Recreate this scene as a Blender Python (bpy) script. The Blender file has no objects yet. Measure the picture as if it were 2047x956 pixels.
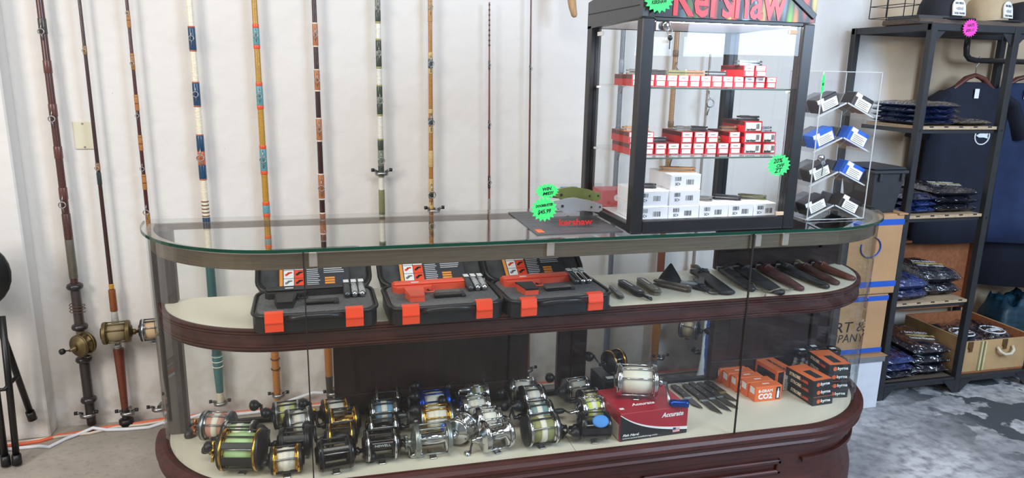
import bpy, math, random
from mathutils import Vector, Matrix, noise
random.seed(7)
S = bpy.context.scene
C = S.collection
PI = math.pi

# ---------------------------------------------------------------- camera, world, lights, exposure
cd = bpy.data.cameras.new('camera')
cd.sensor_width = 36.0
cd.lens = 1437.25 / 2047.0 * 36.0
cd.clip_start = 0.05
cam = bpy.data.objects.new('camera', cd)
C.objects.link(cam)
_r = Vector((0.96826293, -0.24909717, 0.02043291))
_u = Vector((0.03773971, 0.22653303, 0.97327206))
_f = Vector((0.24706805, 0.94161212, -0.22874439))
_m = Matrix((_r, _u, -_f)).transposed().to_4x4()
_m.translation = (0, 0, 1.6)
cam.matrix_world = _m
S.camera = cam

w = bpy.data.worlds.new('shop_interior_ambient')
S.world = w
w.use_nodes = True
w.node_tree.nodes['Background'].inputs[0].default_value = (0.90, 0.93, 1.0, 1)
w.node_tree.nodes['Background'].inputs[1].default_value = 0.29


def area(name, loc, target, sx, sy, power, col):
    l = bpy.data.lights.new(name, 'AREA')
    l.shape = 'RECTANGLE'
    l.size, l.size_y = sx, sy
    l.energy = power
    l.color = col
    o = bpy.data.objects.new(name, l)
    C.objects.link(o)
    o.location = loc
    o.rotation_euler = (Vector(target) - Vector(loc)).to_track_quat('-Z', 'Y').to_euler()
    return o


area('shopfront_window_light', (-3.0, 0.2, 2.5), (0.3, 3.3, 0.9), 1.1, 1.6, 84, (1.0, 0.94, 0.875))
area('ceiling_fluorescent_light', (-0.1, 0.6, 3.5), (0.0, 1.8, 0.0), 3.0, 1.0, 78, (1.0, 0.97, 0.94))
area('side_door_light', (3.3, -0.4, 2.5), (2.6, 3.3, 1.2), 1.6, 1.6, 150, (0.60, 0.77, 1.0))
vs = S.view_settings
vs.view_transform = 'Standard'
vs.look = 'None'
vs.gamma = 1.0
vs.use_curve_mapping = False
vs.exposure = 0.0

# ---------------------------------------------------------------- materials


def lin(c):
    return tuple(((v / 255) / 12.92 if v / 255 <= 0.04045 else ((v / 255 + 0.055) / 1.055) ** 2.4) for v in c)


MATS = {}


def M(name, rgb, rough=0.5, metal=0.0, var=0.10, scale=18, bump=0.0, bscale=80, coat=0.0, stretch=None, rgb2=None):
    if name in MATS:
        return MATS[name]
    m = bpy.data.materials.new(name)
    m.use_nodes = True
    nt = m.node_tree
    N, L = nt.nodes, nt.links
    b = N['Principled BSDF']
    b.inputs['Roughness'].default_value = rough
    b.inputs['Metallic'].default_value = metal
    if coat:
        b.inputs['Coat Weight'].default_value = coat
        b.inputs['Coat Roughness'].default_value = 0.08
    tc = N.new('ShaderNodeTexCoord')
    mp = N.new('ShaderNodeMapping')
    L.new(tc.outputs['Object'], mp.inputs[0])
    if stretch:
        mp.inputs['Scale'].default_value = stretch
    nz = N.new('ShaderNodeTexNoise')
    nz.inputs['Scale'].default_value = scale
    nz.inputs['Detail'].default_value = 5
    L.new(mp.outputs[0], nz.inputs['Vector'])
    mx = N.new('ShaderNodeMix')
    mx.data_type = 'RGBA'
    a = lin(rgb)
    c2 = lin(rgb2) if rgb2 else None
    mx.inputs[6].default_value = (*[v * (1 - var) for v in a], 1)
    mx.inputs[7].default_value = (*(c2 if c2 else [min(1, v * (1 + var)) for v in a]), 1)
    rp = N.new('ShaderNodeMapRange')
    rp.inputs[1].default_value = 0.3
    rp.inputs[2].default_value = 0.7
    L.new(nz.outputs[0], rp.inputs[0])
    L.new(rp.outputs[0], mx.inputs[0])
    L.new(mx.outputs[2], b.inputs['Base Color'])
    if bump:
        n2 = N.new('ShaderNodeTexNoise')
        n2.inputs['Scale'].default_value = bscale
        n2.inputs['Detail'].default_value = 4
        L.new(mp.outputs[0], n2.inputs['Vector'])
        bp = N.new('ShaderNodeBump')
        bp.inputs['Strength'].default_value = bump
        bp.inputs['Distance'].default_value = 0.01
        L.new(n2.outputs[0], bp.inputs['Height'])
        L.new(bp.outputs[0], b.inputs['Normal'])
    MATS[name] = m
    return m


def glass(name, tint=(0.97, 0.985, 0.98), k=1.0, rough=0.0, ior=1.5):
    """thin pane: clear transmission plus Fresnel reflection"""
    if name in MATS:
        return MATS[name]
    m = bpy.data.materials.new(name)
    m.use_nodes = True
    nt = m.node_tree
    N, L = nt.nodes, nt.links
    N.remove(N['Principled BSDF'])
    t = N.new('ShaderNodeBsdfTransparent')
    g = N.new('ShaderNodeBsdfGlossy')
    g.inputs['Roughness'].default_value = rough
    fr = N.new('ShaderNodeFresnel')
    fr.inputs[0].default_value = ior
    geo = N.new('ShaderNodeNewGeometry')      # outer faces only reflect, so a pane acts as one sheet
    one = N.new('ShaderNodeMath')
    one.operation = 'SUBTRACT'
    one.inputs[0].default_value = 1.0
    L.new(geo.outputs['Backfacing'], one.inputs[1])
    mu = N.new('ShaderNodeMath')
    mu.operation = 'MULTIPLY'
    L.new(fr.outputs[0], mu.inputs[0])
    L.new(one.outputs[0], mu.inputs[1])
    mk = N.new('ShaderNodeMath')
    mk.operation = 'MULTIPLY'
    mk.inputs[1].default_value = k
    L.new(mu.outputs[0], mk.inputs[0])
    nz = N.new('ShaderNodeTexNoise')
    nz.inputs['Scale'].default_value = 3
    mx0 = N.new('ShaderNodeMix')
    mx0.data_type = 'RGBA'
    mx0.inputs[6].default_value = (*tint, 1)
    mx0.inputs[7].default_value = (*[v * 0.985 for v in tint], 1)
    L.new(nz.outputs[0], mx0.inputs[0])
    L.new(mx0.outputs[2], t.inputs[0])
    mx = N.new('ShaderNodeMixShader')
    L.new(mk.outputs[0], mx.inputs[0])
    L.new(t.outputs[0], mx.inputs[1])
    L.new(g.outputs[0], mx.inputs[2])
    L.new(mx.outputs[0], N['Material Output'].inputs[0])
    MATS[name] = m
    return m


def nodes_mat(name, rough=0.7):
    m = bpy.data.materials.new(name)
    m.use_nodes = True
    b = m.node_tree.nodes['Principled BSDF']
    b.inputs['Roughness'].default_value = rough
    MATS[name] = m
    return m, m.node_tree.nodes, m.node_tree.links, b


def mixc(N, L, fac, a, b):
    x = N.new('ShaderNodeMix')
    x.data_type = 'RGBA'
    for s, v in ((6, a), (7, b)):
        if isinstance(v, tuple):
            x.inputs[s].default_value = (*lin(v), 1)
        else:
            L.new(v, x.inputs[s])
    L.new(fac, x.inputs[0])
    return x.outputs[2]


def noi(N, L, vec, scale, lo, hi, detail=6):
    n = N.new('ShaderNodeTexNoise')
    n.inputs['Scale'].default_value = scale
    n.inputs['Detail'].default_value = detail
    L.new(vec, n.inputs['Vector'])
    r = N.new('ShaderNodeMapRange')
    r.inputs[1].default_value = lo
    r.inputs[2].default_value = hi
    L.new(n.outputs[0], r.inputs[0])
    return r.outputs[0]


def math_n(N, L, op, a, b):
    x = N.new('ShaderNodeMath')
    x.operation = op
    for i, v in enumerate((a, b)):
        if isinstance(v, (int, float)):
            x.inputs[i].default_value = v
        else:
            L.new(v, x.inputs[i])
    return x.outputs[0]


# concrete floor: warm worn concrete to the left, grey peeling paint to the right
mf, N, L, b = nodes_mat('worn_concrete', 0.55)
tc = N.new('ShaderNodeTexCoord')
sp = N.new('ShaderNodeSeparateXYZ')
L.new(tc.outputs['Object'], sp.inputs[0])
V = tc.outputs['Object']
base = mixc(N, L, noi(N, L, V, 2.2, .35, .68), (146, 138, 127), (184, 175, 163))
base = mixc(N, L, noi(N, L, V, 38, .55, .9), base, (128, 120, 110))
right = mixc(N, L, noi(N, L, V, 3.0, .42, .60, 9), (152, 152, 154), (196, 195, 196))
right = mixc(N, L, noi(N, L, V, 21, .42, .72, 8), right, (118, 119, 122))
patch = math_n(N, L, 'MULTIPLY', noi(N, L, V, 4.2, .53, .55, 8), noi(N, L, V, 0.9, .46, .52, 2))
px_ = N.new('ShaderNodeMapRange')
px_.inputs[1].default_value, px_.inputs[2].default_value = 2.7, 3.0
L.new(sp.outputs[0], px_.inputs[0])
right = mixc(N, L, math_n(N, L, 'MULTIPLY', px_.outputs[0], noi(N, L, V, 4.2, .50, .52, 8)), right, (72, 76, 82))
side = N.new('ShaderNodeMapRange')
side.inputs[1].default_value, side.inputs[2].default_value = 0.3, 1.6
L.new(sp.outputs[0], side.inputs[0])
L.new(mixc(N, L, side.outputs[0], base, right), b.inputs['Base Color'])
bp = N.new('ShaderNodeBump')
bp.inputs['Strength'].default_value = 0.25
bp.inputs['Distance'].default_value = 0.01
L.new(noi(N, L, V, 30, .2, .8), bp.inputs['Height'])
L.new(bp.outputs[0], b.inputs['Normal'])

# white painted plaster wall, turning beige past a slanted, wavering edge around x = 2.9
mw, N, L, b = nodes_mat('painted_plaster', 0.75)
tc = N.new('ShaderNodeTexCoord')
V = tc.outputs['Object']
sp = N.new('ShaderNodeSeparateXYZ')
L.new(V, sp.inputs[0])
wh = mixc(N, L, noi(N, L, V, 1.3, .3, .7), (217, 213, 207), (226, 223, 218))
wh = mixc(N, L, noi(N, L, V, 60, .70, .78), wh, (196, 190, 184))
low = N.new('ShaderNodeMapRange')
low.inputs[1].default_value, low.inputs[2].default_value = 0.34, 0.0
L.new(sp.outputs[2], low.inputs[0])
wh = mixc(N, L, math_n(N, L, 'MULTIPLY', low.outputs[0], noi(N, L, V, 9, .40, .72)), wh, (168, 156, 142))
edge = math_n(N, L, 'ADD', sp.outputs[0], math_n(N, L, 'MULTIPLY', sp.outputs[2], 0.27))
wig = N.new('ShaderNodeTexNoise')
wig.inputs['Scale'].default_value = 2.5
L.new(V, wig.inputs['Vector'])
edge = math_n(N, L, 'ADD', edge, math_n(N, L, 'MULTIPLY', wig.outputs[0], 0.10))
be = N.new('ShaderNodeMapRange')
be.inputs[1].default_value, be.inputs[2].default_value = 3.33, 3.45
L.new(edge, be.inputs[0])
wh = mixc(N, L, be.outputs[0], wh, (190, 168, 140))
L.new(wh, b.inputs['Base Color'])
bp = N.new('ShaderNodeBump')
bp.inputs['Strength'].default_value = 0.35
bp.inputs['Distance'].default_value = 0.008
L.new(noi(N, L, V, 14, .2, .8, 8), bp.inputs['Height'])
L.new(bp.outputs[0], b.inputs['Normal'])

# ---------------------------------------------------------------- mesh helpers


class MB:
    def __init__(s):
        s.v, s.f, s.sm = [], [], []

    def add(s, vs_, fs, smooth=False, T=None):
        n = len(s.v)
        s.v += [tuple(T @ Vector(p)) if T is not None else tuple(p) for p in vs_]
        s.f += [tuple(i + n for i in q) for q in fs]
        s.sm += [smooth] * len(fs)
        return s

    def box(s, x0, x1, y0, y1, z0, z1, T=None):
        return s.add([(x0, y0, z0), (x1, y0, z0), (x1, y1, z0), (x0, y1, z0), (x0, y0, z1), (x1, y0, z1), (x1, y1, z1), (x0, y1, z1)],
                     [(3, 2, 1, 0), (4, 5, 6, 7), (0, 1, 5, 4), (1, 2, 6, 5), (2, 3, 7, 6), (3, 0, 4, 7)], T=T)

    def cbox(s, x0, x1, y0, y1, z0, z1, c=0.004, T=None):
        """box with chamfered edges"""
        vs_, idx = [], {}
        for ix, X in enumerate((x0, x1)):
            for iy, Y in enumerate((y0, y1)):
                for iz, Z in enumerate((z0, z1)):
                    sx, sy, sz = (c, -c)[ix], (c, -c)[iy], (c, -c)[iz]
                    for k, p in enumerate(((X, Y + sy, Z + sz), (X + sx, Y, Z + sz), (X + sx, Y + sy, Z))):
                        idx[(ix, iy, iz, k)] = len(vs_)
                        vs_.append(p)
        g = lambda a, b_, c_, k: idx[(a, b_, c_, k)]
        fs = []
        for i in (0, 1):
            q = [g(i, 0, 0, 0), g(i, 1, 0, 0), g(i, 1, 1, 0), g(i, 0, 1, 0)]
            fs.append(q if i else q[::-1])
            q = [g(0, i, 0, 1), g(0, i, 1, 1), g(1, i, 1, 1), g(1, i, 0, 1)]
            fs.append(q if i else q[::-1])
            q = [g(0, 0, i, 2), g(1, 0, i, 2), g(1, 1, i, 2), g(0, 1, i, 2)]
            fs.append(q if i else q[::-1])
        for a in (0, 1):
            for b_ in (0, 1):
                q = [g(a, b_, 0, 0), g(a, b_, 1, 0), g(a, b_, 1, 1), g(a, b_, 0, 1)]
                fs.append(q if a != b_ else q[::-1])
                q = [g(a, 0, b_, 0), g(a, 1, b_, 0), g(a, 1, b_, 2), g(a, 0, b_, 2)]
                fs.append(q if a == b_ else q[::-1])
                q = [g(0, a, b_, 1), g(1, a, b_, 1), g(1, a, b_, 2), g(0, a, b_, 2)]
                fs.append(q if a != b_ else q[::-1])
                for c_ in (0, 1):
                    q = [g(a, b_, c_, 0), g(a, b_, c_, 1), g(a, b_, c_, 2)]
                    fs.append(q if (a + b_ + c_) % 2 else q[::-1])
        return s.add(vs_, [tuple(q) for q in fs], T=T)

    def lathe(s, prof, n=20, T=None, smooth=True, caps=True):
        """prof: (radius, t) along local z"""
        vs_, fs = [], []
        for r, t in prof:
            for i in range(n):
                a = 2 * PI * i / n
                vs_.append((r * math.cos(a), r * math.sin(a), t))
        for k in range(len(prof) - 1):
            for i in range(n):
                j = (i + 1) % n
                fs.append((k * n + i, k * n + j, (k + 1) * n + j, (k + 1) * n + i))
        s.add(vs_, fs, smooth, T)
        if caps:
            c = len(s.v) - len(vs_)
            if prof[0][0] > 1e-5:
                s.f.append(tuple(c + i for i in range(n))[::-1])
                s.sm.append(False)
            if prof[-1][0] > 1e-5:
                s.f.append(tuple(c + (len(prof) - 1) * n + i for i in range(n)))
                s.sm.append(False)
        return s

    def cyl(s, p0, p1, r0, r1=None, n=12, smooth=True):
        p0, p1 = Vector(p0), Vector(p1)
        d = p1 - p0
        T = Matrix.Translation(p0) @ d.to_track_quat('Z', 'Y').to_matrix().to_4x4()
        return s.lathe([(r0, 0), (r0 if r1 is None else r1, d.length)], n, T, smooth)

    def tube(s, pts, r, n=8, closed=False, flat=1.0):
        pts = [Vector(p) for p in pts]
        vs_, fs = [], []
        m_ = len(pts)
        up = Vector((0, 0, 1))
        prev = None
        for i, p in enumerate(pts):
            a = pts[(i - 1) % m_] if (closed or i > 0) else p
            c = pts[(i + 1) % m_] if (closed or i < m_ - 1) else p
            d = (c - a).normalized()
            if prev is None:
                x = d.cross(up)
                if x.length < 0.05:
                    x = d.cross(Vector((1, 0, 0)))
            else:
                x = prev - d * prev.dot(d)
            x.normalize()
            prev = x
            y = d.cross(x)
            rr = r[i] if isinstance(r, (list, tuple)) else r
            for k in range(n):
                t = 2 * PI * k / n
                vs_.append(p + x * rr * math.cos(t) + y * rr * flat * math.sin(t))
        for i in range(m_ if closed else m_ - 1):
            j = (i + 1) % m_
            for k in range(n):
                l = (k + 1) % n
                fs.append((i * n + k, i * n + l, j * n + l, j * n + k))
        if not closed:
            fs.append(tuple(range(n))[::-1])
            fs.append(tuple((m_ - 1) * n + k for k in range(n)))
        return s.add(vs_, fs, True)

    def prism(s, pts, z0, z1, T=None):
        n = len(pts)
        vs_ = [(x, y, z0) for x, y in pts] + [(x, y, z1) for x, y in pts]
        fs = [tuple(range(n))[::-1], tuple(range(n, 2 * n))] + [(i, (i + 1) % n, n + (i + 1) % n, n + i) for i in range(n)]
        return s.add(vs_, fs, T=T)

    def mesh(s, name):
        me = bpy.data.meshes.new(name)
        me.from_pydata(s.v, [], s.f)
        me.polygons.foreach_set('use_smooth', s.sm)
        me.update()
        return me

    def obj(s, name, mat, parent=None, kind=None, fix=True):
        me = s.mesh(name)
        if fix:
            import bmesh
            bm = bmesh.new()
            bm.from_mesh(me)
            bmesh.ops.recalc_face_normals(bm, faces=bm.faces)
            bm.to_mesh(me)
            bm.free()
        me.materials.append(mat)
        o = bpy.data.objects.new(name, me)
        C.objects.link(o)
        o.parent = parent
        if kind:
            o['kind'] = kind
        return o


def tag(o, label, cat, group=None):
    o['label'], o['category'] = label, cat
    if group:
        o['group'] = group
    return o


def thing(name, label, cat, loc=(0, 0, 0), rz=0.0, group=None):
    o = bpy.data.objects.new(name, None)
    o.empty_display_size = 0.05
    C.objects.link(o)
    o.location = loc
    o.rotation_euler = (0, 0, rz)
    return tag(o, label, cat, group)


def TR(loc=(0, 0, 0), rx=0.0, ry=0.0, rz=0.0):
    return Matrix.Translation(loc) @ Matrix.Rotation(rz, 4, 'Z') @ Matrix.Rotation(ry, 4, 'Y') @ Matrix.Rotation(rx, 4, 'X')


FRONT = Matrix.Rotation(PI / 2, 4, 'X')          # text plane facing -y
LEFTF = Matrix.Rotation(-PI / 2, 4, 'Z') @ FRONT  # text plane facing -x


def text(s_, size, mat, parent, T, wid=None, shear=0.0, bold=0.0, ext=0.0004, name='lettering', align='CENTER'):
    cu = bpy.data.curves.new(name, 'FONT')
    cu.body = s_
    cu.size = size
    cu.shear = shear
    cu.offset = bold
    cu.extrude = ext
    cu.align_x = align
    cu.align_y = 'CENTER'
    cu.resolution_u = 2
    o = bpy.data.objects.new(name, cu)
    me = bpy.data.meshes.new_from_object(o)
    bpy.data.objects.remove(o)
    bpy.data.curves.remove(cu)
    if wid:
        xs = [v.co.x for v in me.vertices]
        k = wid / max(1e-6, max(xs) - min(xs))
        for v in me.vertices:
            v.co.x *= k
    me.transform(T)
    me.name = name
    me.materials.clear()
    me.materials.append(mat)
    o = bpy.data.objects.new(name, me)
    C.objects.link(o)
    o.parent = parent
    return o


def struct(mb, name, mat, parent=None):
    o = mb.obj(name, mat, parent)
    if parent is None:
        o['kind'] = 'structure'
    return o


ORD = ['first', 'second', 'third', 'fourth', 'fifth', 'sixth', 'seventh', 'eighth', 'ninth', 'tenth', 'eleventh', 'twelfth', 'thirteenth', 'fourteenth']

# common materials
black_plastic = M('black_plastic', (24, 24, 26), 0.42)
black_metal = M('black_painted_metal', (40, 41, 44), 0.45, var=.15)
black_gloss = M('black_gloss', (16, 16, 18), 0.18)
chrome = M('chrome', (205, 207, 210), 0.14, 1.0, var=.04)
steel = M('satin_steel', (165, 165, 165), 0.33, 1.0, var=.06)
dull_silver = M('dull_silver', (158, 164, 160), 0.36, 0.85, var=.08)
gold = M('gold_anodised', (206, 160, 72), 0.22, 1.0, var=.06)
copper = M('copper_anodised', (196, 110, 52), 0.25, 1.0, var=.06)
bronze = M('aged_bronze', (120, 105, 72), 0.45, 0.8, var=.2)
white_paper = M('white_paper', (236, 234, 230), 0.7, var=.03)
black_ink = M('black_ink', (26, 26, 28), 0.7, var=.03)
acrylic = glass('clear_acrylic', (0.985, 0.987, 0.99), 1.0, 0.02, 1.48)
pane = glass('clear_glass', (0.97, 0.985, 0.975))
pane_side = glass('display_glass', (0.985, 0.99, 0.99), 0.8)

# ---------------------------------------------------------------- the setting
mb = MB().box(-5, 7, -3, 3.35, -0.1, 0)
struct(mb, 'floor', mf)
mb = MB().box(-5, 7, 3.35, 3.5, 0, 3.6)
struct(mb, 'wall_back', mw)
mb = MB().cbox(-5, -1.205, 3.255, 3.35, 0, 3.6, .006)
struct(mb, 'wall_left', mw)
plate_m = M('ivory_plastic', (214, 208, 184), 0.4, var=.03)
sw = thing('switch_plate', 'ivory blank electrical cover plate screwed to the white wall', 'switch plate', (-0.966, 3.35, 1.30))
MB().cbox(-.0365, .0365, -.007, 0, -.0575, .0575, .003).obj('plate', plate_m, sw)
for z in (-.048, .048):
    MB().cyl((0, -.0085, z), (0, -.006, z), .004).obj('screw', steel, sw)

# ---------------------------------------------------------------- display counter
XL, XR, YF, YB, RC = -0.565, 2.11, 2.05, 2.51, 0.45


def outline(off=0.0, x0=XL, x1=XR, yf=YF, yb=YB, rx=RC, ry=0.46, n=14, a0=None, a1=None):
    """left back corner, round the front, to the right back corner; off moves it outward"""
    pts = []
    for i in range(n + 1):
        t = PI + (PI / 2) * i / n
        pts.append((x0 + rx + (rx + off) * math.cos(t), yb + (ry + off) * math.sin(t)))
    for i in range(n + 1):
        t = 1.5 * PI + (PI / 2) * i / n
        pts.append((x1 - rx + (rx + off) * math.cos(t), yb + (ry + off) * math.sin(t)))
    return pts


def clip(pts, lo, hi):
    """the stretch of an outline between two x values of its front (straight part)"""
    out = [p for p in pts if lo - 1e-6 <= p[0] <= hi + 1e-6]
    y = min(p[1] for p in pts)
    if pts[0][0] < lo:
        out = [(lo, y)] + out
    if pts[-1][0] > hi:
        out = out + [(hi, y)]
    return out


def sweep(prof, closed=False, **kw):
    """profile (off, z) swept along the outline"""
    mb = MB()
    rows = [[(x, y, z) for x, y in outline(o, **kw)] for o, z in prof]
    n = len(rows[0])
    vs_ = [p for r in rows for p in r]
    m_ = len(rows)
    fs = []
    for k in range(m_ if closed else m_ - 1):
        k2 = (k + 1) % m_
        for i in range(n - 1):
            fs.append((k * n + i, k * n + i + 1, k2 * n + i + 1, k2 * n + i))
    mb.add(vs_, fs)
    return mb


def sheet(inner, outer, z0, z1):
    """upright sheet between two matching open paths"""
    mb = MB()
    n = len(inner)
    vs_ = [(x, y, z) for path in (inner, outer) for z in (z0, z1) for x, y in path]
    g = lambda p, z, i: (p * 2 + z) * n + i
    fs = []
    for i in range(n - 1):
        fs += [(g(0, 0, i), g(0, 0, i + 1), g(0, 1, i + 1), g(0, 1, i)), (g(1, 0, i), g(1, 0, i + 1), g(1, 1, i + 1), g(1, 1, i)),
               (g(0, 1, i), g(0, 1, i + 1), g(1, 1, i + 1), g(1, 1, i)), (g(0, 0, i), g(0, 0, i + 1), g(1, 0, i + 1), g(1, 0, i))]
    for i in (0, n - 1):
        fs.append((g(0, 0, i), g(0, 1, i), g(1, 1, i), g(1, 0, i)))
    return mb.add(vs_, fs)


mahog = M('dark_mahogany', (64, 26, 20), 0.52, var=.35, scale=6, stretch=(1.2, 8, 8), coat=.06)
mahog_dark = M('dark_stained_door', (44, 28, 25), 0.38, var=.25, scale=6, stretch=(8, 8, 1.2))
laminate = M('beige_laminate', (222, 214, 194), 0.38, var=.06, scale=3)
alu = M('brushed_aluminium', (150, 136, 120), 0.36, 0.9, var=.14, scale=9, stretch=(1, 1, 30))
alu_light = M('bright_aluminium', (205, 198, 186), 0.3, 0.8, var=.06)
post_m = M('weathered_grey_post', (86, 80, 78), 0.4, 0.3, var=.35, scale=5, stretch=(9, 9, .8))
seam_m = M('dark_seam', (30, 25, 22), 0.6)

ct = thing('display_counter', 'long curved glass shop display counter with mahogany base and beige shelves', 'counter', (0, 0, 0))
# base with moulded top rim, recessed body and plinth
sweep([(-.012, .357), (.0, .362), (.012, .363), (.026, .358), (.034, .348), (.035, .336), (.027, .328), (.025, .316), (.030, .308), (.022, .298),
       (.010, .290), (.006, .262), (-.004, .256), (-.010, .19), (-.009, .17), (-.004, .145), (.004, .12), (.010, .10), (.014, .08), (.016, .0)], n=30).obj('base', mahog, ct)
MB().box(XL + .02, XR - .02, YB - .02, YB, 0, .35).obj('base_back', mahog_dark, ct)
# deck boards
o = outline(-.008)
sx = .778
for lo, hi in ((-9, sx - .001), (sx + .001, 9)):
    pts = [p for p in o if lo <= p[0] <= hi]
    if lo < -5:
        pts = pts + [(hi, min(p[1] for p in o)), (hi, YB)]
    else:
        pts = [(lo, YB), (lo, min(p[1] for p in o))] + pts
    MB().prism(pts, .335, .357).obj('deck_board', laminate, ct)
# raised panel mouldings on the base front
for x0, x1 in ((-.08, .43), (.47, .98), (1.02, 1.575)):
    fr = MB()
    for a, b_, c_, d_ in ((x0, x1, .215, .232), (x0, x1, .175, .19), (x0, x0 + .016, .175, .232), (x1 - .016, x1, .175, .232)):
        fr.cbox(a, b_, YF - .016 + .012, YF + .01, c_, d_, .004)
    fr.obj('panel_moulding', mahog, ct)
for side_ in (0, 1):
    pin = [p for p in outline(-.004) if (p[0] > 1.64 if side_ else p[0] < -.11)]
    pou = [p for p in outline(.008) if (p[0] > 1.64 if side_ else p[0] < -.11)]
    n_ = min(len(pin), len(pou))
    pin, pou = (pin[-n_:], pou[-n_:]) if side_ else (pin[:n_], pou[:n_])
    sheet(pin, pou, .215, .232).obj('panel_moulding', mahog, ct)
# middle shelf: two beige boards with a fluted fascia
MK = dict(x0=-.55, x1=2.095, yf=2.125, yb=2.505, rx=.42, ry=.38)
mo = outline(-.012, **MK)
for lo, hi, dz in ((-9, .908, -.004), (.911, 9, 0)):
    pts = [p for p in mo if lo <= p[0] <= hi]
    ym = min(p[1] for p in mo)
    pts = pts + [(hi, ym), (hi, 2.505)] if lo < -5 else [(lo, 2.505), (lo, ym)] + pts
    MB().prism(pts, .814 + dz, .834 + dz).obj('shelf_board', laminate, ct)
fpro = [(-.014, .834), (-.004, .836), (.002, .833), (.002, .829), (-.004, .827), (.003, .825), (.003, .821), (-.003, .819), (.002, .817), (.002, .812),
        (-.004, .810), (-.004, .786), (.002, .784), (.002, .780), (-.003, .778), (.003, .776), (.003, .771), (-.003, .769), (.001, .766), (-.004, .762), (-.03, .762), (-.03, .82)]
sweep(fpro, closed=True, n=30, **MK).obj('shelf_fascia', mahog, ct)
# metal rim under the glass top
sheet(outline(-.016), outline(-.008), 1.036, 1.084).obj('rim_band', alu, ct)
sheet(outline(-.022), outline(-.002), 1.083, 1.090).obj('rim_channel', alu_light, ct)
MB().box(XL + .02, XR - .02, YB - .02, YB - .004, 1.07, 1.09).obj('rear_rail', alu, ct)
for x in (-.045, .662, 1.385, 1.49):
    MB().cbox(x - .012, x + .012, YF - .003, YF + .012, 1.043, 1.086, .002).obj('glass_clip', alu_light, ct)
# corner posts and rear doors
MB().cbox(-.558, -.49, 2.455, 2.51, .357, 1.083, .01).obj('corner_post', post_m, ct)
MB().cbox(2.062, 2.108, 2.468, 2.51, .357, 1.083, .008).obj('corner_post', post_m, ct)


def door(x0, x1, z0, z1, y=2.475):
    d = MB().cbox(x0, x1, y, y + .022, z0, z1, .003).obj('rear_door', mahog_dark, ct)
    fr = MB()
    f_ = .075
    for a, b_, c_, d_ in ((x0, x1, z1 - f_, z1), (x0, x1, z0, z0 + f_), (x0, x0 + f_, z0 + f_, z1 - f_), (x1 - f_, x1, z0 + f_, z1 - f_)):
        fr.cbox(a, b_, y - .012, y, c_, d_, .003)
    fr.obj('door_frame', mahog_dark, d)


door(0.0, .72, .372, .76)
door(1.50, 2.04, .372, .76)
door(1.49, 2.04, .84, 1.06)
MB().cbox(.84, .96, 2.47, 2.50, .372, .76, .006).cbox(.895, .902, 2.464, 2.475, .372, .76, .001).obj('rear_stile', mahog_dark, ct)
MB().cbox(-.49, 2.045, 2.485, 2.508, .357, .374, .003).obj('rear_track', seam_m, ct)
MB().cbox(-.49, 2.045, 2.485, 2.504, .745, .77, .003).obj('rear_track', mahog_dark, ct)
# glass
oi, oo = outline(-.004), outline(.001)
for lo, hi in ((-9, -.073), (-.069, 1.363), (1.367, 9)):
    sheet(clip(oi, lo, hi), clip(oo, lo, hi), .358, 1.0895).obj('glass_panel', pane, ct)
for x in (-.071, 1.365):
    MB().box(x - .0018, x + .0018, YF - .008, YF - .0005, .358, 1.0885).obj('glass_joint', seam_m, ct)
green_edge = M('green_glass_edge', (18, 62, 48), 0.15, var=.2)
tp = outline(.014, n=20)
tp[0] = (tp[0][0], 2.53)
tp = [(tp[0][0] + .01, 2.53)] + tp[1:-1] + [(tp[-1][0] - .01, 2.53)]
MB().prism(tp, 1.090, 1.100).obj('glass_top', glass('thick_counter_glass', (0.92, 0.93, 0.925)), ct)
n_ = len(tp)
cx_, cy_ = .77, 2.35
tin = [(x + (.0006 if x < 0 else -.0006 if x > 1.7 else 0), y - .0 + (.0006 if y < 2.5 else 0)) for x, y in tp]
sheet([(x, y + .002) for x, y in outline(.012, n=20)], [(x, y) for x, y in outline(.0145, n=20)], 1.0905, 1.0995).obj('glass_edge', green_edge, ct)

# ---------------------------------------------------------------- fishing rods on the back wall


def band(root, name, x, y, z0, z1, r0, r1, mat):
    return MB().lathe([(r0 * .96, z1), (r0, z1 - .002), (r1, z0 + .002), (r1 * .96, z0)], 14, TR((x, y, 0))).obj(name, mat, root)


def guide(root, x, y, z, r, mat, s=1):
    mb = MB()
    ring = [(x + s * .0 + r * math.cos(t), y - r * 1.7, z + r * math.sin(t)) for t in [2 * PI * i / 12 for i in range(12)]]
    mb.tube(ring, r * .18, 5, closed=True)
    for sz in (-1, 1):
        mb.tube([(x, y - r * 1.7, z + sz * r * .9), (x, y - r * .8, z + sz * r * 2.2), (x, y - r * .6, z + sz * r * 3)], r * .16, 5)
    return mb.obj('line_guide', mat, root)


def wallclip(x, z, label, y=3.35, mat=None):
    t = thing('rod_clip', label, 'clip', (x, y, z), 0, 'rod clips screwed to the wall')
    MB().cyl((0, 0, 0), (0, -.045, 0), .006, .009).obj('stem', steel, t)
    MB().tube([(.025 * math.cos(a), -.045 + .018 * math.sin(a) - .004, -.006) for a in [PI * i / 8 + PI for i in range(9)]], .006, 6, flat=1.6).obj('ring', steel, t)
    for s in (-1, 1):
        MB().tube([(s * .018, -.045, 0), (s * .026, -.05, .005), (s * .032, -.058, .010), (s * .038, -.06, .012)], [.006, .007, .006, .007], 6).obj('arm', steel, t)
        MB().cyl((s * .034, -.06, .012), (s * .047, -.062, .012), .008, .008, 10).obj('rubber_tip', black_plastic, t)
    return t


def mband(*c):
    return M('wrap_%d_%d_%d' % c, c, 0.35, var=.16, scale=60, stretch=(1, 1, 4), coat=.3)


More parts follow.
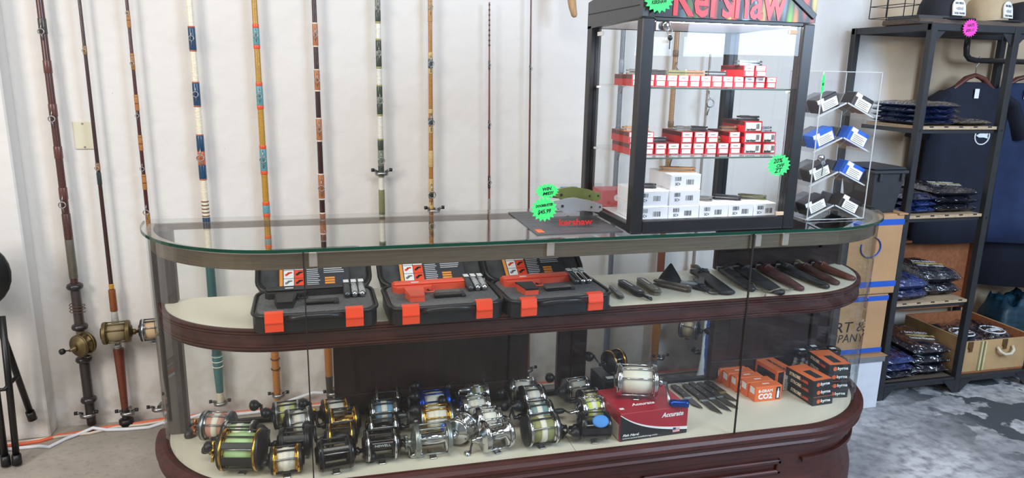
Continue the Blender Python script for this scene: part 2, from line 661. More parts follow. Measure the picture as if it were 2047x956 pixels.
def rod(label, x, ztop, zbot, rt, rb, blank, wraps, guides=(), grips=(), lean=0.0, y=3.305):
    """wraps: (z0, z1, colour); grips: (z0, z1, r0, r1, colour)"""
    rt, rb = rt * .86, rb * .86
    grips = [(a, b_, c * .9, d * .9, e) for a, b_, c, d, e in grips]
    t = thing('fishing_rod', label, 'fishing rod', (x, y, 0), 0, 'fishing rods on the back wall')
    t.rotation_euler = (0, lean, 0)
    R_ = lambda z: rb + (rt - rb) * (z - zbot) / (ztop - zbot)
    band(t, 'blank', 0, 0, zbot, ztop, rt, rb, mband(*blank))
    for z0, z1, c in wraps:
        band(t, 'wrap', 0, 0, z0, z1, R_(z1) * 1.10 + .0006, R_(z0) * 1.10 + .0006, mband(*c))
    for z, r in guides:
        guide(t, 0, -R_(z) * .6, z, r, steel)
    for z0, z1, r0, r1, c in grips:
        band(t, 'grip', 0, 0, z0, z1, r1, r0, mband(*c))
    return t


K = rod('thick dark maroon wrapped rod nearest the wall pilaster', -1.055, 2.3, .02, .014, .019, (80, 48, 42),
        [(1.55 - .17 * i, 1.60 - .17 * i, (98, 58, 50)) for i in range(4)] + [(1.70, 1.76, (70, 62, 56)), (.70, .87, (94, 88, 76)), (.87, .98, (78, 50, 44))],
        [(1.709, .011), (1.372, .012), (1.022, .013)],
        [(.49, .655, .022, .021, (66, 56, 54)), (.34, .47, .019, .019, (112, 96, 78)), (.15, .32, .023, .023, (52, 46, 44)), (.02, .13, .021, .022, (38, 34, 34))])
for z in (.664, .482, .332, .141):
    MB().lathe([(.018, -.016), (.030, -.009), (.033, 0), (.030, .009), (.018, .016)], 14, TR((0, 0, z))).obj('knob_ring', mband(44, 40, 40), K)
MB().tube([(.03 * math.cos(i * .7), -.03 * math.sin(i * .7), .55 + i * .0015) for i in range(26)], .0016, 5).obj('wire_tie', M('rusty_wire', (92, 62, 50), .6), K)
K = rod('slim dark brown rod with polished wood handle and old brass reel', -.915, 2.3, .02, .006, .012, (58, 36, 32),
        [(1.625, 1.66, (150, 110, 60)), (1.16, 1.19, (150, 110, 60)), (1.10, 1.15, (44, 52, 48)), (.645, .668, (196, 140, 50))],
        [(1.64, .007), (1.17, .008)],
        [(.545, .642, .017, .016, (132, 72, 36)), (.50, .545, .017, .014, (176, 176, 172)), (.37, .50, .016, .017, (150, 148, 142)), (.085, .37, .016, .024, (106, 50, 34)), (.02, .085, .018, .017, (40, 34, 32))])
MB().lathe([(.02, .0), (.03, .006), (.03, .03), (.02, .036)], 14).obj('butt_cap', black_plastic, K)
W3 = []
for i in range(6):
    z = 1.80 - i * .165
    W3 += [(z - .065, z, (168, 112, 54)), (z - .012, z - .006, (92, 44, 34)), (z - .06, z - .053, (210, 190, 150)), (z - .04, z - .028, (110, 66, 40))]
rod('slender rod banded in amber and maroon thread, third from the pilaster', -.745, 2.3, .02, .006, .012, (72, 32, 32), W3,
    [(1.79, .006), (1.595, .007), (1.385, .007), (1.165, .008), (.98, .011)], [(.05, .40, .018, .017, (96, 62, 40))])
cr = (232, 222, 196)
BL = (34, 68, 100)
TN = (190, 120, 82)
W4 = [(1.654, 1.743, BL), (1.428, 1.52, BL), (1.238, 1.302, BL), (1.178, 1.238, (196, 110, 76)), (1.118, 1.178, BL), (.919, .948, BL)]
for a in (1.743, 1.648, 1.52, 1.422, 1.302, 1.232, 1.112, .912):
    W4.append((a, a + .006, (176, 96, 70)))
for i in range(5):
    W4.append((.952 + i * .016, .957 + i * .016, (110, 64, 48)))
K = rod('cream rod with navy blue thread wraps and teal butt', -.513, 2.3, .07, .013, .019, cr, W4, [(1.70, .010), (1.475, .011), (1.21, .014)],
        [(.31, .76, .024, .021, (52, 92, 92)), (.075, .31, .016, .026, (62, 112, 110))])
for z in (.25, .275, .30):
    band(K, 'thread_ring', 0, 0, z, z + .004,   .0240, .0240, mband(225, 225, 215))
MU = (182, 138, 52)
TE = (98, 152, 158)
OR = (226, 88, 48)
W5 = []
for a, b_ in ((1.665, 1.766), (1.415, 1.528), (1.133, 1.26), (.943, 1.011), (.80, .86)):
    W5 += [(a + .016, b_ - .016, TE), (a, a + .016, OR), (b_ - .016, b_, OR)]
K = rod('mustard yellow rod with turquoise and orange thread wraps', -.262, 2.3, .06, .012, .019, MU, W5, [(1.72, .009), (1.47, .010), (1.2, .013)],
        [(.06, .72, .018, .024, (190, 124, 62))])
for z in (.215, .265):
    band(K, 'thread_ring', 0, 0, z, z + .005, .0222, .0222, mband(70, 44, 30))
W6 = []
for a, b_ in ((1.685, 1.774), (1.498, 1.581), (1.281, 1.373), (1.02, 1.127), (.86, .95)):
    W6 += [(a, b_, (176, 112, 70)), (a - .006, a, (226, 214, 196)), (b_, b_ + .006, (226, 214, 196))]
rod('dark chocolate brown rod with tan wraps edged in white', -.022, 2.3, .04, .010, .017, (58, 32, 30), W6, [(1.73, .009), (1.54, .009), (1.33, .010), (1.07, .013)],
    [(.16, .70, .020, .024, (178, 112, 54)), (.04, .16, .016, .02, (62, 54, 50))])
GR = (62, 72, 60)
W7 = []
for a, b_ in ((1.794, 1.96), (1.603, 1.714), (1.396, 1.517), (1.119, 1.28)):
    W7 += [(a, a + .045, GR), (b_ - .045, b_, GR), (a + .045, b_ - .045, (126, 134, 116)), (a - .008, a, (168, 160, 110)), (b_, b_ + .008, (168, 160, 110))]
W7 += [(.939, 1.054, (122, 126, 86))]
rod('white rod with dark green thread wraps above the counter', .244, 2.3, .04, .011, .017, (228, 226, 212), W7, [(1.85, .010), (1.66, .011), (1.455, .012), (1.19, .014)],
    [(.04, .81, .02, .018, (96, 100, 96))])
BA = (172, 118, 58)
LT = (204, 172, 112)
W8 = [(1.64, 1.67, LT), (1.575, 1.60, LT), (1.60, 1.64, (80, 88, 96)), (1.40, 1.42, LT), (1.35, 1.38, (70, 82, 92)), (1.311, 1.34, LT), (1.155, 1.231, LT), (1.04, 1.10, LT), (1.01, 1.035, (60, 54, 48)),
      (.96, .99, LT), (.86, .90, (52, 50, 48)), (1.80, 1.90, (186, 140, 80))]
rod('golden bamboo rod with silver guides held by a wall clip', .472, 2.3, .04, .009, .015, BA, W8, [(1.86, .010), (1.62, .012), (1.36, .013), (1.03, .016), (.88, .014)],
    [(.04, .70, .018, .018, (150, 104, 60))])
W9 = [(1.88 - .022 * i, 1.888 - .022 * i, (44, 26, 24)) for i in range(9)] + [(1.60, 1.64, (66, 36, 32)), (1.33, 1.37, (66, 36, 32)), (1.05, 1.11, (66, 36, 32)), (.93, 1.0, (150, 140, 130))]
rod('thin reddish brown rod whose banded tip ends near the top', .762, 1.895, .04, .0035, .010, (124, 70, 52), W9, [(1.62, .006), (1.35, .007), (1.08, .008)],
    [(.04, .70, .016, .016, (120, 84, 56))], lean=-.012)
rod('very thin dark brown rod beside the knife display', .962, 2.3, .03, .0035, .008, (96, 68, 52), [(1.60, 1.625, (70, 60, 54))], [(1.607, .007)],
    [(.10, .60, .017, .014, (138, 94, 62)), (.03, .10, .015, .015, (90, 78, 66))], lean=-.015)
rod('blue grey rod seen through the glass knife display', 1.392, 2.3, .06, .012, .016, (112, 118, 128), [(1.60, 1.66, (150, 156, 164)), (1.30, 1.34, (84, 90, 98)), (1.0, 1.03, (150, 156, 164))],
    [(1.55, .016), (1.24, .02), (.98, .026)], [(.06, .45, .018, .018, (118, 128, 142))])
rod('brown cane rod behind the knife display with amber butt', 1.672, 2.3, .02, .013, .018, (164, 128, 92), [(1.68, 1.71, (120, 96, 70)), (1.34, 1.37, (120, 96, 70)), (1.24, 1.28, (190, 170, 130))],
    [(1.60, .018), (1.22, .024)], [(.10, .45, .022, .026, (186, 120, 48)), (.45, .75, .022, .022, (128, 72, 50)), (.02, .10, .018, .018, (130, 134, 140))])
rod('thin grey rod farthest right behind the knife display', 1.86, 1.70, .20, .006, .012, (150, 140, 128), [(1.3, 1.32, (90, 90, 96))], [(1.46, .02)], [(.2, .62, .016, .016, (196, 120, 60))])
for x, z, l in ((-1.067, .075, 'clip at the butt of the thick maroon rod'), (-.905, .068, 'clip at the butt of the wood handled rod'),
                (-.775, .075, 'clip beside the left end of the counter, under the amber banded rod'), (-.513, .075, 'clip under the teal rod butt'), (-.255, .09, 'clip under the mustard rod butt'),
                (-.005, .075, 'clip under the tapered amber butt at the counter door edge'), (.962, .11, 'clip under the thin rod by the dark stile'), (1.70, .115, 'clip under the amber butt behind the deck'),
                (1.93, .13, 'clip by the blue and yellow cloth'), (.246, 1.135, 'clip holding the white and green rod at mid height'), (.485, .955, 'clip holding the bamboo rod above the counter edge')):
    wallclip(x, z, 'small steel wall ' + l)

# ---------------------------------------------------------------- reels


def reel(label, loc, rz, D, Wd, plate, ring, line=None, tape=None, spool=None, hs=1, ang=2.2, arm=black_metal, knob=black_plastic, star=None, armlen=None, ktype='ball', tilt=0.0, group='fishing reels on the deck of the counter', shell=None):
    t = thing('fishing_reel', label, 'fishing reel', loc, rz, group)
    if tilt:
        t.rotation_euler = (tilt, 0, rz)
    R_ = D / 2
    z0 = R_ + .007
    AX = TR((0, 0, z0), ry=PI / 2)
    h = Wd / 2
    for s in (-1, 1):
        pr = [(R_ * .98, 0), (R_, .003), (R_, .011), (R_ * .94, .014), (R_ * .6, .016), (R_ * .5, .021), (R_ * .2, .022)]
        MB().lathe([(r, s * (h - .016 + t_)) for r, t_ in pr], 26, AX).obj('side_plate', plate, t)
        MB().lathe([(R_ * 1.0, s * (h - .0175)), (R_ * 1.028, s * (h - .015)), (R_ * 1.028, s * (h - .0118)), (R_ * 1.0, s * (h - .010))], 26, AX).obj('ring', ring, t)
    wi = h - .018
    sp_ = spool or ring
    MB().lathe([(R_ * .90, -wi), (R_ * .90, -wi + .003), (R_ * .42, -wi + .006), (R_ * .42, wi - .006), (R_ * .90, wi - .003), (R_ * .90, wi)], 24, AX).obj('spool', sp_, t)
    if line:
        MB().lathe([(R_ * .5, -wi + .004), (R_ * .79, -wi + .005), (R_ * .82, 0), (R_ * .79, wi - .005), (R_ * .5, wi - .004)], 24, AX).obj('line', line, t)
    if tape:
        MB().lathe([(R_ * .80, -.010), (R_ * .845, -.0095), (R_ * .845, .0095), (R_ * .80, .010)], 24, AX).obj('tape', tape, t)
    for i_, a in enumerate((.5, 1.2, 1.95, 2.9, 4.0, 5.3)):
        c, s_ = math.cos(a) * R_ * .93, math.sin(a) * R_ * .93
        MB().cyl((-h + .01, -c, z0 + s_), (h - .01, -c, z0 + s_), .0028, n=6).obj('crossbar', (steel if i_ % 3 == 0 else black_metal) if plate in (black_plastic, black_gloss, black_metal) else ring, t)
    for a0, a1 in shell or ():
        sv = []
        for k in range(7):
            a = a0 + (a1 - a0) * k / 6
            for rr in (R_ * .93, R_ * .985):
                for xx in (-h + .012, h - .012):
                    sv.append((xx, -math.cos(a) * rr, z0 + math.sin(a) * rr))
        fs_ = []
        for k in range(6):
            q = k * 4
            fs_ += [(q, q + 1, q + 5, q + 4), (q + 2, q + 6, q + 7, q + 3), (q, q + 4, q + 6, q + 2), (q + 1, q + 3, q + 7, q + 5)]
        fs_ += [(0, 2, 3, 1), (24, 25, 27, 26)]
        MB().add(sv, fs_).obj('frame', plate, t)
    MB().cbox(-.011, .011, -.03, .03, 0, .004, .0015).box(-.006, .006, -.009, .009, .003, .012).obj('foot', steel, t)
    x0 = hs * (h + .005)
    MB().lathe([(R_ * .26, 0), (R_ * .26, hs * .012), (R_ * .15, hs * .016), (R_ * .12, hs * .03)], 14, TR((x0, 0, z0 - R_ * .1), ry=PI / 2)).obj('hub', plate, t)
    zc = z0 - R_ * .1
    if star:
        sb = MB()
        for i in range(5):
            a = 2 * PI * i / 5 + .3
            sb.cyl((x0 + hs * .018, 0, zc), (x0 + hs * .018, math.cos(a) * R_ * .52, zc + math.sin(a) * R_ * .52), .0045, .0055, 6)
        sb.lathe([(R_ * .2, -.004), (R_ * .22, 0), (R_ * .2, .004)], 12, TR((x0 + hs * .018, 0, zc), ry=PI / 2))
        sb.obj('star_drag', star, t)
    al = armlen or R_ * 1.05
    ex, ez = math.cos(ang) * al, math.sin(ang) * al
    xk = x0 + hs * .03
    MB().tube([(xk - hs * .004, 0, zc), (xk, -ex * .5, zc + ez * .5), (xk, -ex, zc + ez)], [.006, .005, .006], 6, flat=.5).obj('handle_arm', arm, t)
    kp = Vector((xk, -ex, zc + ez))
    Tk = Matrix.Translation(kp) @ Matrix.Rotation(hs * PI / 2, 4, 'Y')
    if ktype == 'ball':
        pr = [(.004, 0), (.006, .004), (.016, .012), (.020, .022), (.018, .032), (.010, .038), (0, .040)]
    elif ktype == 'bar':
        pr = [(.004, 0), (.008, .004), (.010, .012), (.011, .030), (.009, .046), (0, .048)]
    elif ktype == 'grip':
        pr = [(.005, 0), (.012, .004), (.014, .014), (.0125, .034), (.016, .058), (.014, .066), (0, .068)]
    else:
        pr = [(.004, 0), (.012, .003), (.013, .014), (.011, .018), (0, .019)]
    MB().lathe(pr, 14, Tk, caps=False).obj('knob', knob, t)
    return t


def linemat(*c):
    return M('line_%d_%d_%d' % c, c, 0.5, var=.10, scale=120, stretch=(12, 1, 1))


Lw, Lg, Lp, Ly = linemat(226, 220, 204), linemat(176, 208, 148), linemat(208, 152, 132), linemat(214, 214, 130)
Lb, Lo, Lch, Lbg = linemat(122, 158, 182), linemat(150, 148, 96), linemat(204, 220, 92), linemat(120, 150, 146)
tape_m = M('masking_tape', (232, 226, 208), 0.8, var=.05)
blue_an = M('blue_anodised', (32, 70, 160), 0.25, 0.8, var=.08)
silver_knob = M('silver_knob', (186, 188, 190), 0.3, 1.0, var=.05)
DZ = .358
BP, BG = black_plastic, black_gloss
gm = M('gunmetal', (92, 94, 98), 0.35, .8)
RE = [
    ('grey reel with copper handle and pink line at the far left back', (-.384, 2.385), -.25, .098, .105, gm, steel, Lp, tape_m, dict(hs=-1, ang=4.2, star=copper, arm=steel)),
    ('black reel with pale green line behind the big gold ringed reel', (-.305, 2.29), -.15, .100, .110, BP, chrome, Lg, tape_m, dict(hs=-1, ang=4.4, knob=BP)),
    ('largest black reel with gold rings and gold star drag at front left', (-.285, 2.175), -.22, .128, .130, BP, gold, Lg, None, dict(hs=-1, ang=3.4, star=gold, armlen=.05, shell=((.55, .85), (-.35, .12), (-1.1, -.6)))),
    ('small black reel with yellow line at the back below the mustard rod', (-.165, 2.455), .1, .080, .100, BP, steel, Ly, tape_m, dict(hs=-1, ang=2.0)),
    ('black reel with thick white line by the left glass joint', (-.122, 2.345), .12, .100, .088, BP, steel, Lw, tape_m, dict(hs=-1, ang=1.9)),
    ('black reel with bare spool behind the white taped front reel', (-.130, 2.225), -.05, .094, .100, BP, BP, None, None, dict(hs=-1, shell=((.5, .9),), ang=2.3)),
    ('black reel with thin gold rims and white taped line, front left', (-.153, 2.125), .05, .086, .098, BP, gold, Lw, tape_m, dict(hs=-1, ang=3.3)),
    ('black and gold reel with white line at the back right of the left joint', (.002, 2.425), .1, .088, .100, BP, gold, Lw, None, dict(hs=-1, ang=2.4, star=gold)),
    ('black reel with bright gold spool spindle in the second row', (.026, 2.325), .05, .098, .106, BP, gold, None, None, dict(hs=-1, ang=2.8, spool=gold)),
    ('black reel with gold rims and bare black spool', (.015, 2.222), 0, .094, .096, BP, gold, None, None, dict(hs=-1, ang=2.3, spool=BP)),
    ('all black reel with black paddle handle at front by the left joint', (-.005, 2.115), .1, .100, .112, BG, BP, None, None, dict(hs=1, ang=4.3, spool=BP, armlen=.04, shell=((-.9, -.1), (.6, .9)))),
    ('chrome ringed black reel at the very back of the tall column', (.184, 2.462), 0, .094, .100, BG, chrome, None, None, dict(hs=1, ang=1.7, spool=BG)),
    ('chrome ringed black reel with blue line', (.166, 2.362), 0, .098, .108, BG, chrome, Lb, tape_m, dict(hs=1, ang=1.9)),
    ('chrome ringed black reel with bare spool, third of the tall column', (.154, 2.252), 0, .098, .106, BG, chrome, None, None, dict(hs=1, ang=1.9, spool=BG)),
    ('black chrome ringed reel with silver handle at the front of its column', (.14, 2.142), .02, .100, .112, BG, chrome, None, None, dict(hs=1, ang=4.9, shell=((.35, .75),), spool=BG, knob=silver_knob, arm=steel, ktype='bar', armlen=.046)),
    ('blue reel with long silver knob at the back', (.349, 2.41), .05, .094, .118, blue_an, blue_an, Lw, None, dict(hs=1, ang=1.5, knob=silver_knob, arm=steel, ktype='bar', armlen=.04)),
    ('silver and gold reel with grey bar knob', (.338, 2.282), .02, .098, .116, steel, gold, Lw, tape_m, dict(hs=-1, ang=1.5, knob=gm, ktype='bar', armlen=.03)),
    ('dull silver reel with star drag at the front centre', (.305, 2.14), .03, .104, .125, dull_silver, dull_silver, None, None, dict(hs=-1, ang=3.6, star=dull_silver, spool=chrome, arm=steel)),
    ('small silver reel with olive line at the back centre', (.518, 2.455), .05, .084, .090, steel, chrome, Lo, tape_m, dict(hs=-1, ang=2.3)),
    ('chrome reel with cream tape in the second row centre', (.490, 2.345), .08, .092, .106, chrome, chrome, Lw, tape_m, dict(hs=-1, ang=2.6)),
    ('chrome reel with cream line half hidden behind the front chrome reel', (.515, 2.24), .05, .092, .092, chrome, chrome, Lw, None, dict(hs=1, ang=1.4)),
    ('chrome reel turned sideways with a blue faced knob', (.412, 2.205), .9, .090, .080, chrome, chrome, None, None, dict(hs=-1, ang=1.9, knob=M('blue_knob_face', (58, 104, 190), .25), ktype='disc')),
    ('polished chrome reel with empty spool at the front', (.515, 2.125), .22, .104, .104, chrome, chrome, None, None, dict(hs=-1, ang=4.5, spool=chrome, knob=silver_knob, ktype='disc')),
    ('dark bronze reel with white line at the back', (.70, 2.46), -.25, .090, .104, gm, chrome, Lw, None, dict(hs=-1, ang=2.4, arm=gm)),
    ('chrome ringed reel full of white line, second row', (.705, 2.352), .05, .104, .094, BG, chrome, Lw, tape_m, dict(hs=-1, ang=2.8)),
    ('black reel with blue green line behind the olive line reel', (.696, 2.245), .05, .094, .106, BG, chrome, Lbg, tape_m, dict(hs=-1, ang=2.5)),
    ('large black reel with olive line and tapered black handle at front', (.672, 2.125), .06, .106, .120, BP, chrome, Lo, tape_m, dict(hs=1, ang=5.9, armlen=.03)),
    ('black reel with white line and round paddle knob at the back right', (.905, 2.43), .1, .084, .105, gm, chrome, Lw, None, dict(hs=-1, ang=1.6, armlen=.06)),
    ('small black reel with yellow green line', (.925, 2.335), .05, .078, .086, BP, chrome, Ly, tape_m, dict(hs=-1, ang=2.2)),
    ('chrome reel with chartreuse line beside the red box', (.895, 2.235), .05, .096, .096, chrome, chrome, Lch, tape_m, dict(hs=-1, ang=3.4, knob=BP, ktype='bar')),
    ('black low profile reel with a light blue patch beside the red box', (.862, 2.118), -.12, .096, .108, BG, BG, None, None, dict(hs=-1, ang=4.0, spool=BG, shell=((-1.0, .25),))),
]
for l, (x, y), rz, D, Wd, pl, rg, li, tpm, kw in RE:
    K = reel(l, (x, y, DZ), rz, D, Wd, pl, rg, li, tpm, **kw)
    if 'light blue patch' in l:
        MB().lathe([(0, 0), (.022, .001), (.022, .004), (.018, .007), (0, .008)], 18, TR((.012, -.036, .088), rx=.85) @ Matrix.Scale(1.3, 4, (1, 0, 0))).obj('blue_patch', M('light_blue_tape', (72, 142, 216), .6), K)
    if 'front of its column' in l:
        MB().cbox(-.034, .034, -.053, -.040, .07, .09, .002).obj('name_bar', BG, K)
        text('NEWELL', .011, M('grey_print', (170, 170, 170), .6), K, TR((0, -.0535, .08)) @ FRONT, wid=.05, bold=.0003)
# the two reels on boxes, the reels on the rods
RB = reel('silver reel with white line and blue handle on the red box', (1.055, 2.245, .474), -.30, .116, .148, chrome, chrome, Lw, None, hs=1, ang=5.75, arm=steel, knob=blue_an, ktype='grip', armlen=.085, group='reels standing on boxes')
reel('black reel with gold rim on the dark box', (1.045, 2.40, .470), .3, .086, .070, BP, gold, None, None, hs=-1, ang=2.5, spool=BP, group='reels standing on boxes')
K = reel('old bronze reel with open pillars on the thick maroon rod', (-1.035, 3.255, .365), 1.0, .094, .062, bronze, bronze, None, None, hs=-1, ang=3.3, knob=BP, ktype='disc', armlen=.03, spool=bronze, group='old reels mounted on wall rods')
reel('brass trolling reel with tan line on the wood handled rod', (-.898, 3.245, .412), .12, .096, .110, bronze, bronze, linemat(142, 128, 96), None, hs=1, ang=.6, knob=M('horn_knob', (96, 84, 66), .4), arm=steel, ktype='disc', armlen=.04, group='old reels mounted on wall rods')
reel('chrome ringed reel with tan line half hidden by the counter end', (-.755, 3.250, .412), .1, .098, .10, black_metal, chrome, linemat(196, 168, 128), None, hs=1, ang=5, group='old reels mounted on wall rods')
reel('grey reel with cream line on the wall behind the amber butt', (1.835, 3.245, .225), -.75, .110, .10, gm, steel, linemat(222, 206, 166), None, hs=1, ang=.5, group='old reels mounted on wall rods')


# ---------------------------------------------------------------- boxes and knives on the counter deck
red_card = M('crimson_card', (168, 32, 48), 0.4, var=.08, scale=8)
black_card = M('black_card', (26, 26, 28), 0.42, var=.1)
orange_card = M('orange_card', (232, 112, 54), 0.45, var=.05)
white_card = M('white_card', (232, 232, 232), 0.5, var=.03)
white_ink = M('white_ink', (240, 240, 240), 0.6, var=.02)
red_ink = M('red_ink', (206, 40, 34), 0.5, var=.05)
orange_ink = M('orange_ink', (232, 100, 44), 0.5, var=.05)

K = thing('reel_carton', 'crimson and black carton with a white wave, right of the reels', 'carton', (.945, 2.085, .357), .045)
MB().cbox(0, .262, 0, .20, 0, .105, .002).obj('carton_body', red_card, K)
wv = [(i / 16 * .262, .098 - .078 * (1 - math.exp(-2.6 * i / 16)) - .010 * i / 16) for i in range(17)]
MB().prism([(0.0015, .0015), (.2605, .0015)] + wv[::-1], 0, .0006, TR((0, 0, 0)) @ FRONT).obj('black_print', black_card, K)
MB().prism([(x, z) for x, z in wv] + [(x, z + .003 + .008 * (x / .262)) for x, z in wv[::-1]], 0, .0011, FRONT).obj('white_stripe', white_ink, K)
T = TR((.20, -.0005, .080)) @ FRONT
text('Accurate', .024, white_ink, K, T, wid=.085, shear=.3, bold=.0006)
text('Accurate', .024, white_ink, K, TR((.11, .055, .1053), rz=0), wid=.09, shear=.3, bold=.0006)
text('Fish Hard.', .012, white_ink, K, TR((.042, -.0009, .022)) @ FRONT, wid=.062, shear=.3, bold=.0003)
text('www.accuratefishing.com', .008, white_ink, K, TR((.078, -.0009, .011)) @ FRONT, wid=.135)
MB().box(.205, .232, -.0014, -.0004, .010, .028).obj('flag_print', white_ink, K)
MB().box(.205, .216, -.0018, -.0012, .019, .028).obj('flag_canton', M('navy_ink', (40, 52, 110), .6), K)
for i in range(4):
    MB().box(.205, .232, -.0017, -.0012, .010 + i * .0045, .012 + i * .0045).obj('flag_stripe', red_ink, K)
MB().box(-.0008, 0, .01, .19, .004, .06).obj('side_panel_print', M('tan_print', (214, 200, 180), .6), K)
MB().box(.012, .028, .03, .042, .105, .1056).obj('price_sticker', white_paper, K)
RB.location = (1.048, 2.20, .463)
K = thing('dark_carton', 'charcoal carton behind the crimson carton', 'carton', (.985, 2.335, .357), .05)
MB().cbox(0, .14, 0, .135, 0, .11, .002).obj('carton_body', M('charcoal_card', (46, 48, 52), .45), K)
MB().box(.02, .05, .02, .04, .11, .1106).obj('sticker', white_paper, K)

# orange cartridge cartons
for i, (x, y) in enumerate(((1.585, 2.262), (1.578, 2.309), (1.560, 2.356), (1.550, 2.403), (1.540, 2.449))):
    K = thing('cartridge_carton', ['front orange carton with white lettering by the right glass joint', 'orange carton second from front in the cartridge row', 'orange carton in the middle of the cartridge row',
                                   'orange carton second from back in the cartridge row', 'rearmost orange carton of the cartridge row'][i], 'carton', (x, y, .357), 0, 'orange cartridge cartons')
    MB().cbox(0, .118, 0, .045, 0, .062, .0015).obj('carton_body', orange_card, K)
    text('8-GRAM', .016, white_ink, K, TR((.045, -.0002, .043)) @ FRONT, wid=.062, bold=.0006)
    text('CO2', .030, white_ink, K, TR((.045, -.0002, .020)) @ FRONT, wid=.062, bold=.0014)
    text('CO2', .012, white_ink, K, TR((.06, .026, .0621)), wid=.03, bold=.0005)
    MB().box(.092, .110, -.0009, 0, .006, .056).obj('window_print', black_card, K)
    MB().prism([(.096, .010), (.106, .010), (.106, .036), (.103, .043), (.103, .050), (.099, .050), (.099, .043), (.096, .036)], 0, .0014, FRONT).obj('cartridge_print', white_ink, K)
    MB().box(-.0007, 0, .006, .036, .030, .056).obj('side_label', white_ink, K)
# sight carton
K = thing('sight_carton', 'tall orange carton with black top stripe and white label end', 'carton', (1.722, 2.325, .357), .1)
MB().cbox(0, .085, 0, .135, 0, .088, .0015).obj('carton_body', orange_card, K)
MB().box(.004, .03, -.0008, 0, .004, .084).obj('black_print', black_card, K)
MB().box(.034, .083, -.0008, 0, .004, .084).obj('white_label', white_card, K)
MB().lathe([(.010, 0), (.010, .0006)], 16, TR((.060, -.0008, .068)) @ FRONT).obj('seal_print', black_ink, K)
for i in range(9):
    MB().box(.038, .079, -.0013, -.0007, .008 + i * .005, .0095 + i * .005).obj('text_line', black_ink, K)
MB().box(-.0008, 0, .012, .12, .02, .072).obj('window_print', black_card, K)
text('PROSIGHT', .02, black_ink, K, TR((.042, .065, .0881), rz=-PI / 2), wid=.11, bold=.0008)
# laser cartons: two stacks


def laser(x, y, z, rz, label):
    K = thing('laser_carton', label, 'carton', (x, y, z), rz, 'black and orange laser cartons in two stacks')
    MB().cbox(0, .094, 0, .150, 0, .0352, .0012).obj('carton_body', black_card, K)
    MB().box(.002, .092, .002, .148, .0350, .0358).obj('top_print', orange_card, K)
    MB().box(.03, .064, .02, .09, .0356, .0362).obj('picture_print', black_ink, K)
    MB().lathe([(.0085, 0), (.0085, .0006)], 14, TR((.026, 0, .0175)) @ FRONT).obj('logo_print', orange_ink, K)
    text('byrna', .017, white_ink, K, TR((.059, -.0002, .0185)) @ FRONT, wid=.045, bold=.0004)
    text('STROBE', .018, M('cream_ink', (236, 220, 190), .6), K, TR((-.0002, .098, .0175)) @ LEFTF, wid=.06, bold=.0006)
    text('LASER', .014, orange_ink, K, TR((-.0002, .045, .015)) @ LEFTF, wid=.04, bold=.0004)


for i, l in enumerate(('bottom laser carton of the front stack', 'middle laser carton of the front stack', 'top laser carton of the front stack')):
    laser(1.783 + (.004, .002, -.008)[i], 2.182 + (0, .002, -.005)[i], .357 + .0362 * i, .06 + (.0, .01, .05)[i], l + ', black with orange top')
for i, l in enumerate(('bottom', 'second', 'third', 'top')):
    laser(1.885 + (.0, .004, -.002, -.004)[i], 2.232 + (.0, -.004, .0, -.004)[i], .357 + .0362 * i, -.10 + (0, .03, -.02, .02)[i], l + ' laser carton of the rear right stack, black with orange top')
# jars of pellets
jar_g = glass('jar_plastic', (.95, .96, .96), 1.0)
for nm, x, y, col, kx in (('white', 1.905, 2.43, (220, 222, 224), 20), ('red', 1.978, 2.455, (150, 34, 36), 20), ('green', 2.042, 2.415, (120, 196, 96), 20)):
    K = thing('pellet_jar', 'clear jar of %s pellets with black lid, behind the laser cartons' % nm, 'jar', (x, y, .357))
    hj = .105
    MB().lathe([(.001, .001), (.033, .002), (.0355, .006), (.0355, hj - .016), (.030, hj - .006), (.030, hj)], 22, caps=False).obj('jar_body', jar_g, K)
    MB().lathe([(.033, hj), (.034, hj + .002), (.034, hj + .020), (.031, hj + .023), (0, hj + .023)], 20).obj('lid', black_gloss, K)
    MB().box(-.012, .012, -.008, .008, hj + .0228, hj + .0236).obj('lid_label', white_paper, K)
    pm = M('pellet_' + nm, col, .35, var=.06)
    me = MB().lathe([(.0, -.0095), (.0055, -.0078), (.0095, 0), (.0055, .0078), (0, .0095)], 10, caps=False).mesh('pellet')
    me.materials.append(pm)
    for i in range(kx):
        lay, j = divmod(i, 5)
        a = j * 2 * PI / 5 + lay * .6
        o = bpy.data.objects.new('pellet', me)
        C.objects.link(o)
        o.location = (x + .025 * math.cos(a), y + .025 * math.sin(a), .369 + lay * .0205)
        tag(o, 'small round %s pellet inside the jar of %s pellets' % (nm, nm), 'pellet', nm + ' pellets in a jar')


def knife_fixed(name, label, p0, p1, z, hm, bm_, wid=.022, group=None, bolster=steel, blade=.55):
    """lying knife, butt at p0, point at p1"""
    d = Vector((p1[0] - p0[0], p1[1] - p0[1]))
    Lh = d.length
    K = thing(name, label, 'knife', (p0[0], p0[1], z), math.atan2(d.y, d.x), group)
    a = Lh * (1 - blade)
    MB().prism([(0, -wid * .4), (a * .3, -wid * .5), (a * .7, -wid * .38), (a, -wid * .5), (a, wid * .5), (a * .6, wid * .46), (a * .2, wid * .52), (0, wid * .3)], 0, .011).obj('handle', hm, K)
    MB().prism([(a, -wid * .45), (Lh * .82, -wid * .5), (Lh, wid * .25), (Lh * .9, wid * .4), (a, wid * .42)], .004, .007).obj('blade', bm_, K)
    MB().box(a - .004, a + .006, -wid * .55, wid * .55, .001, .0105).obj('bolster', bolster, K)
    for q in (.3, .7):
        MB().cyl((a * q, 0, .010), (a * q, 0, .0118), .003, n=8).obj('pin', bolster, K)
    return K


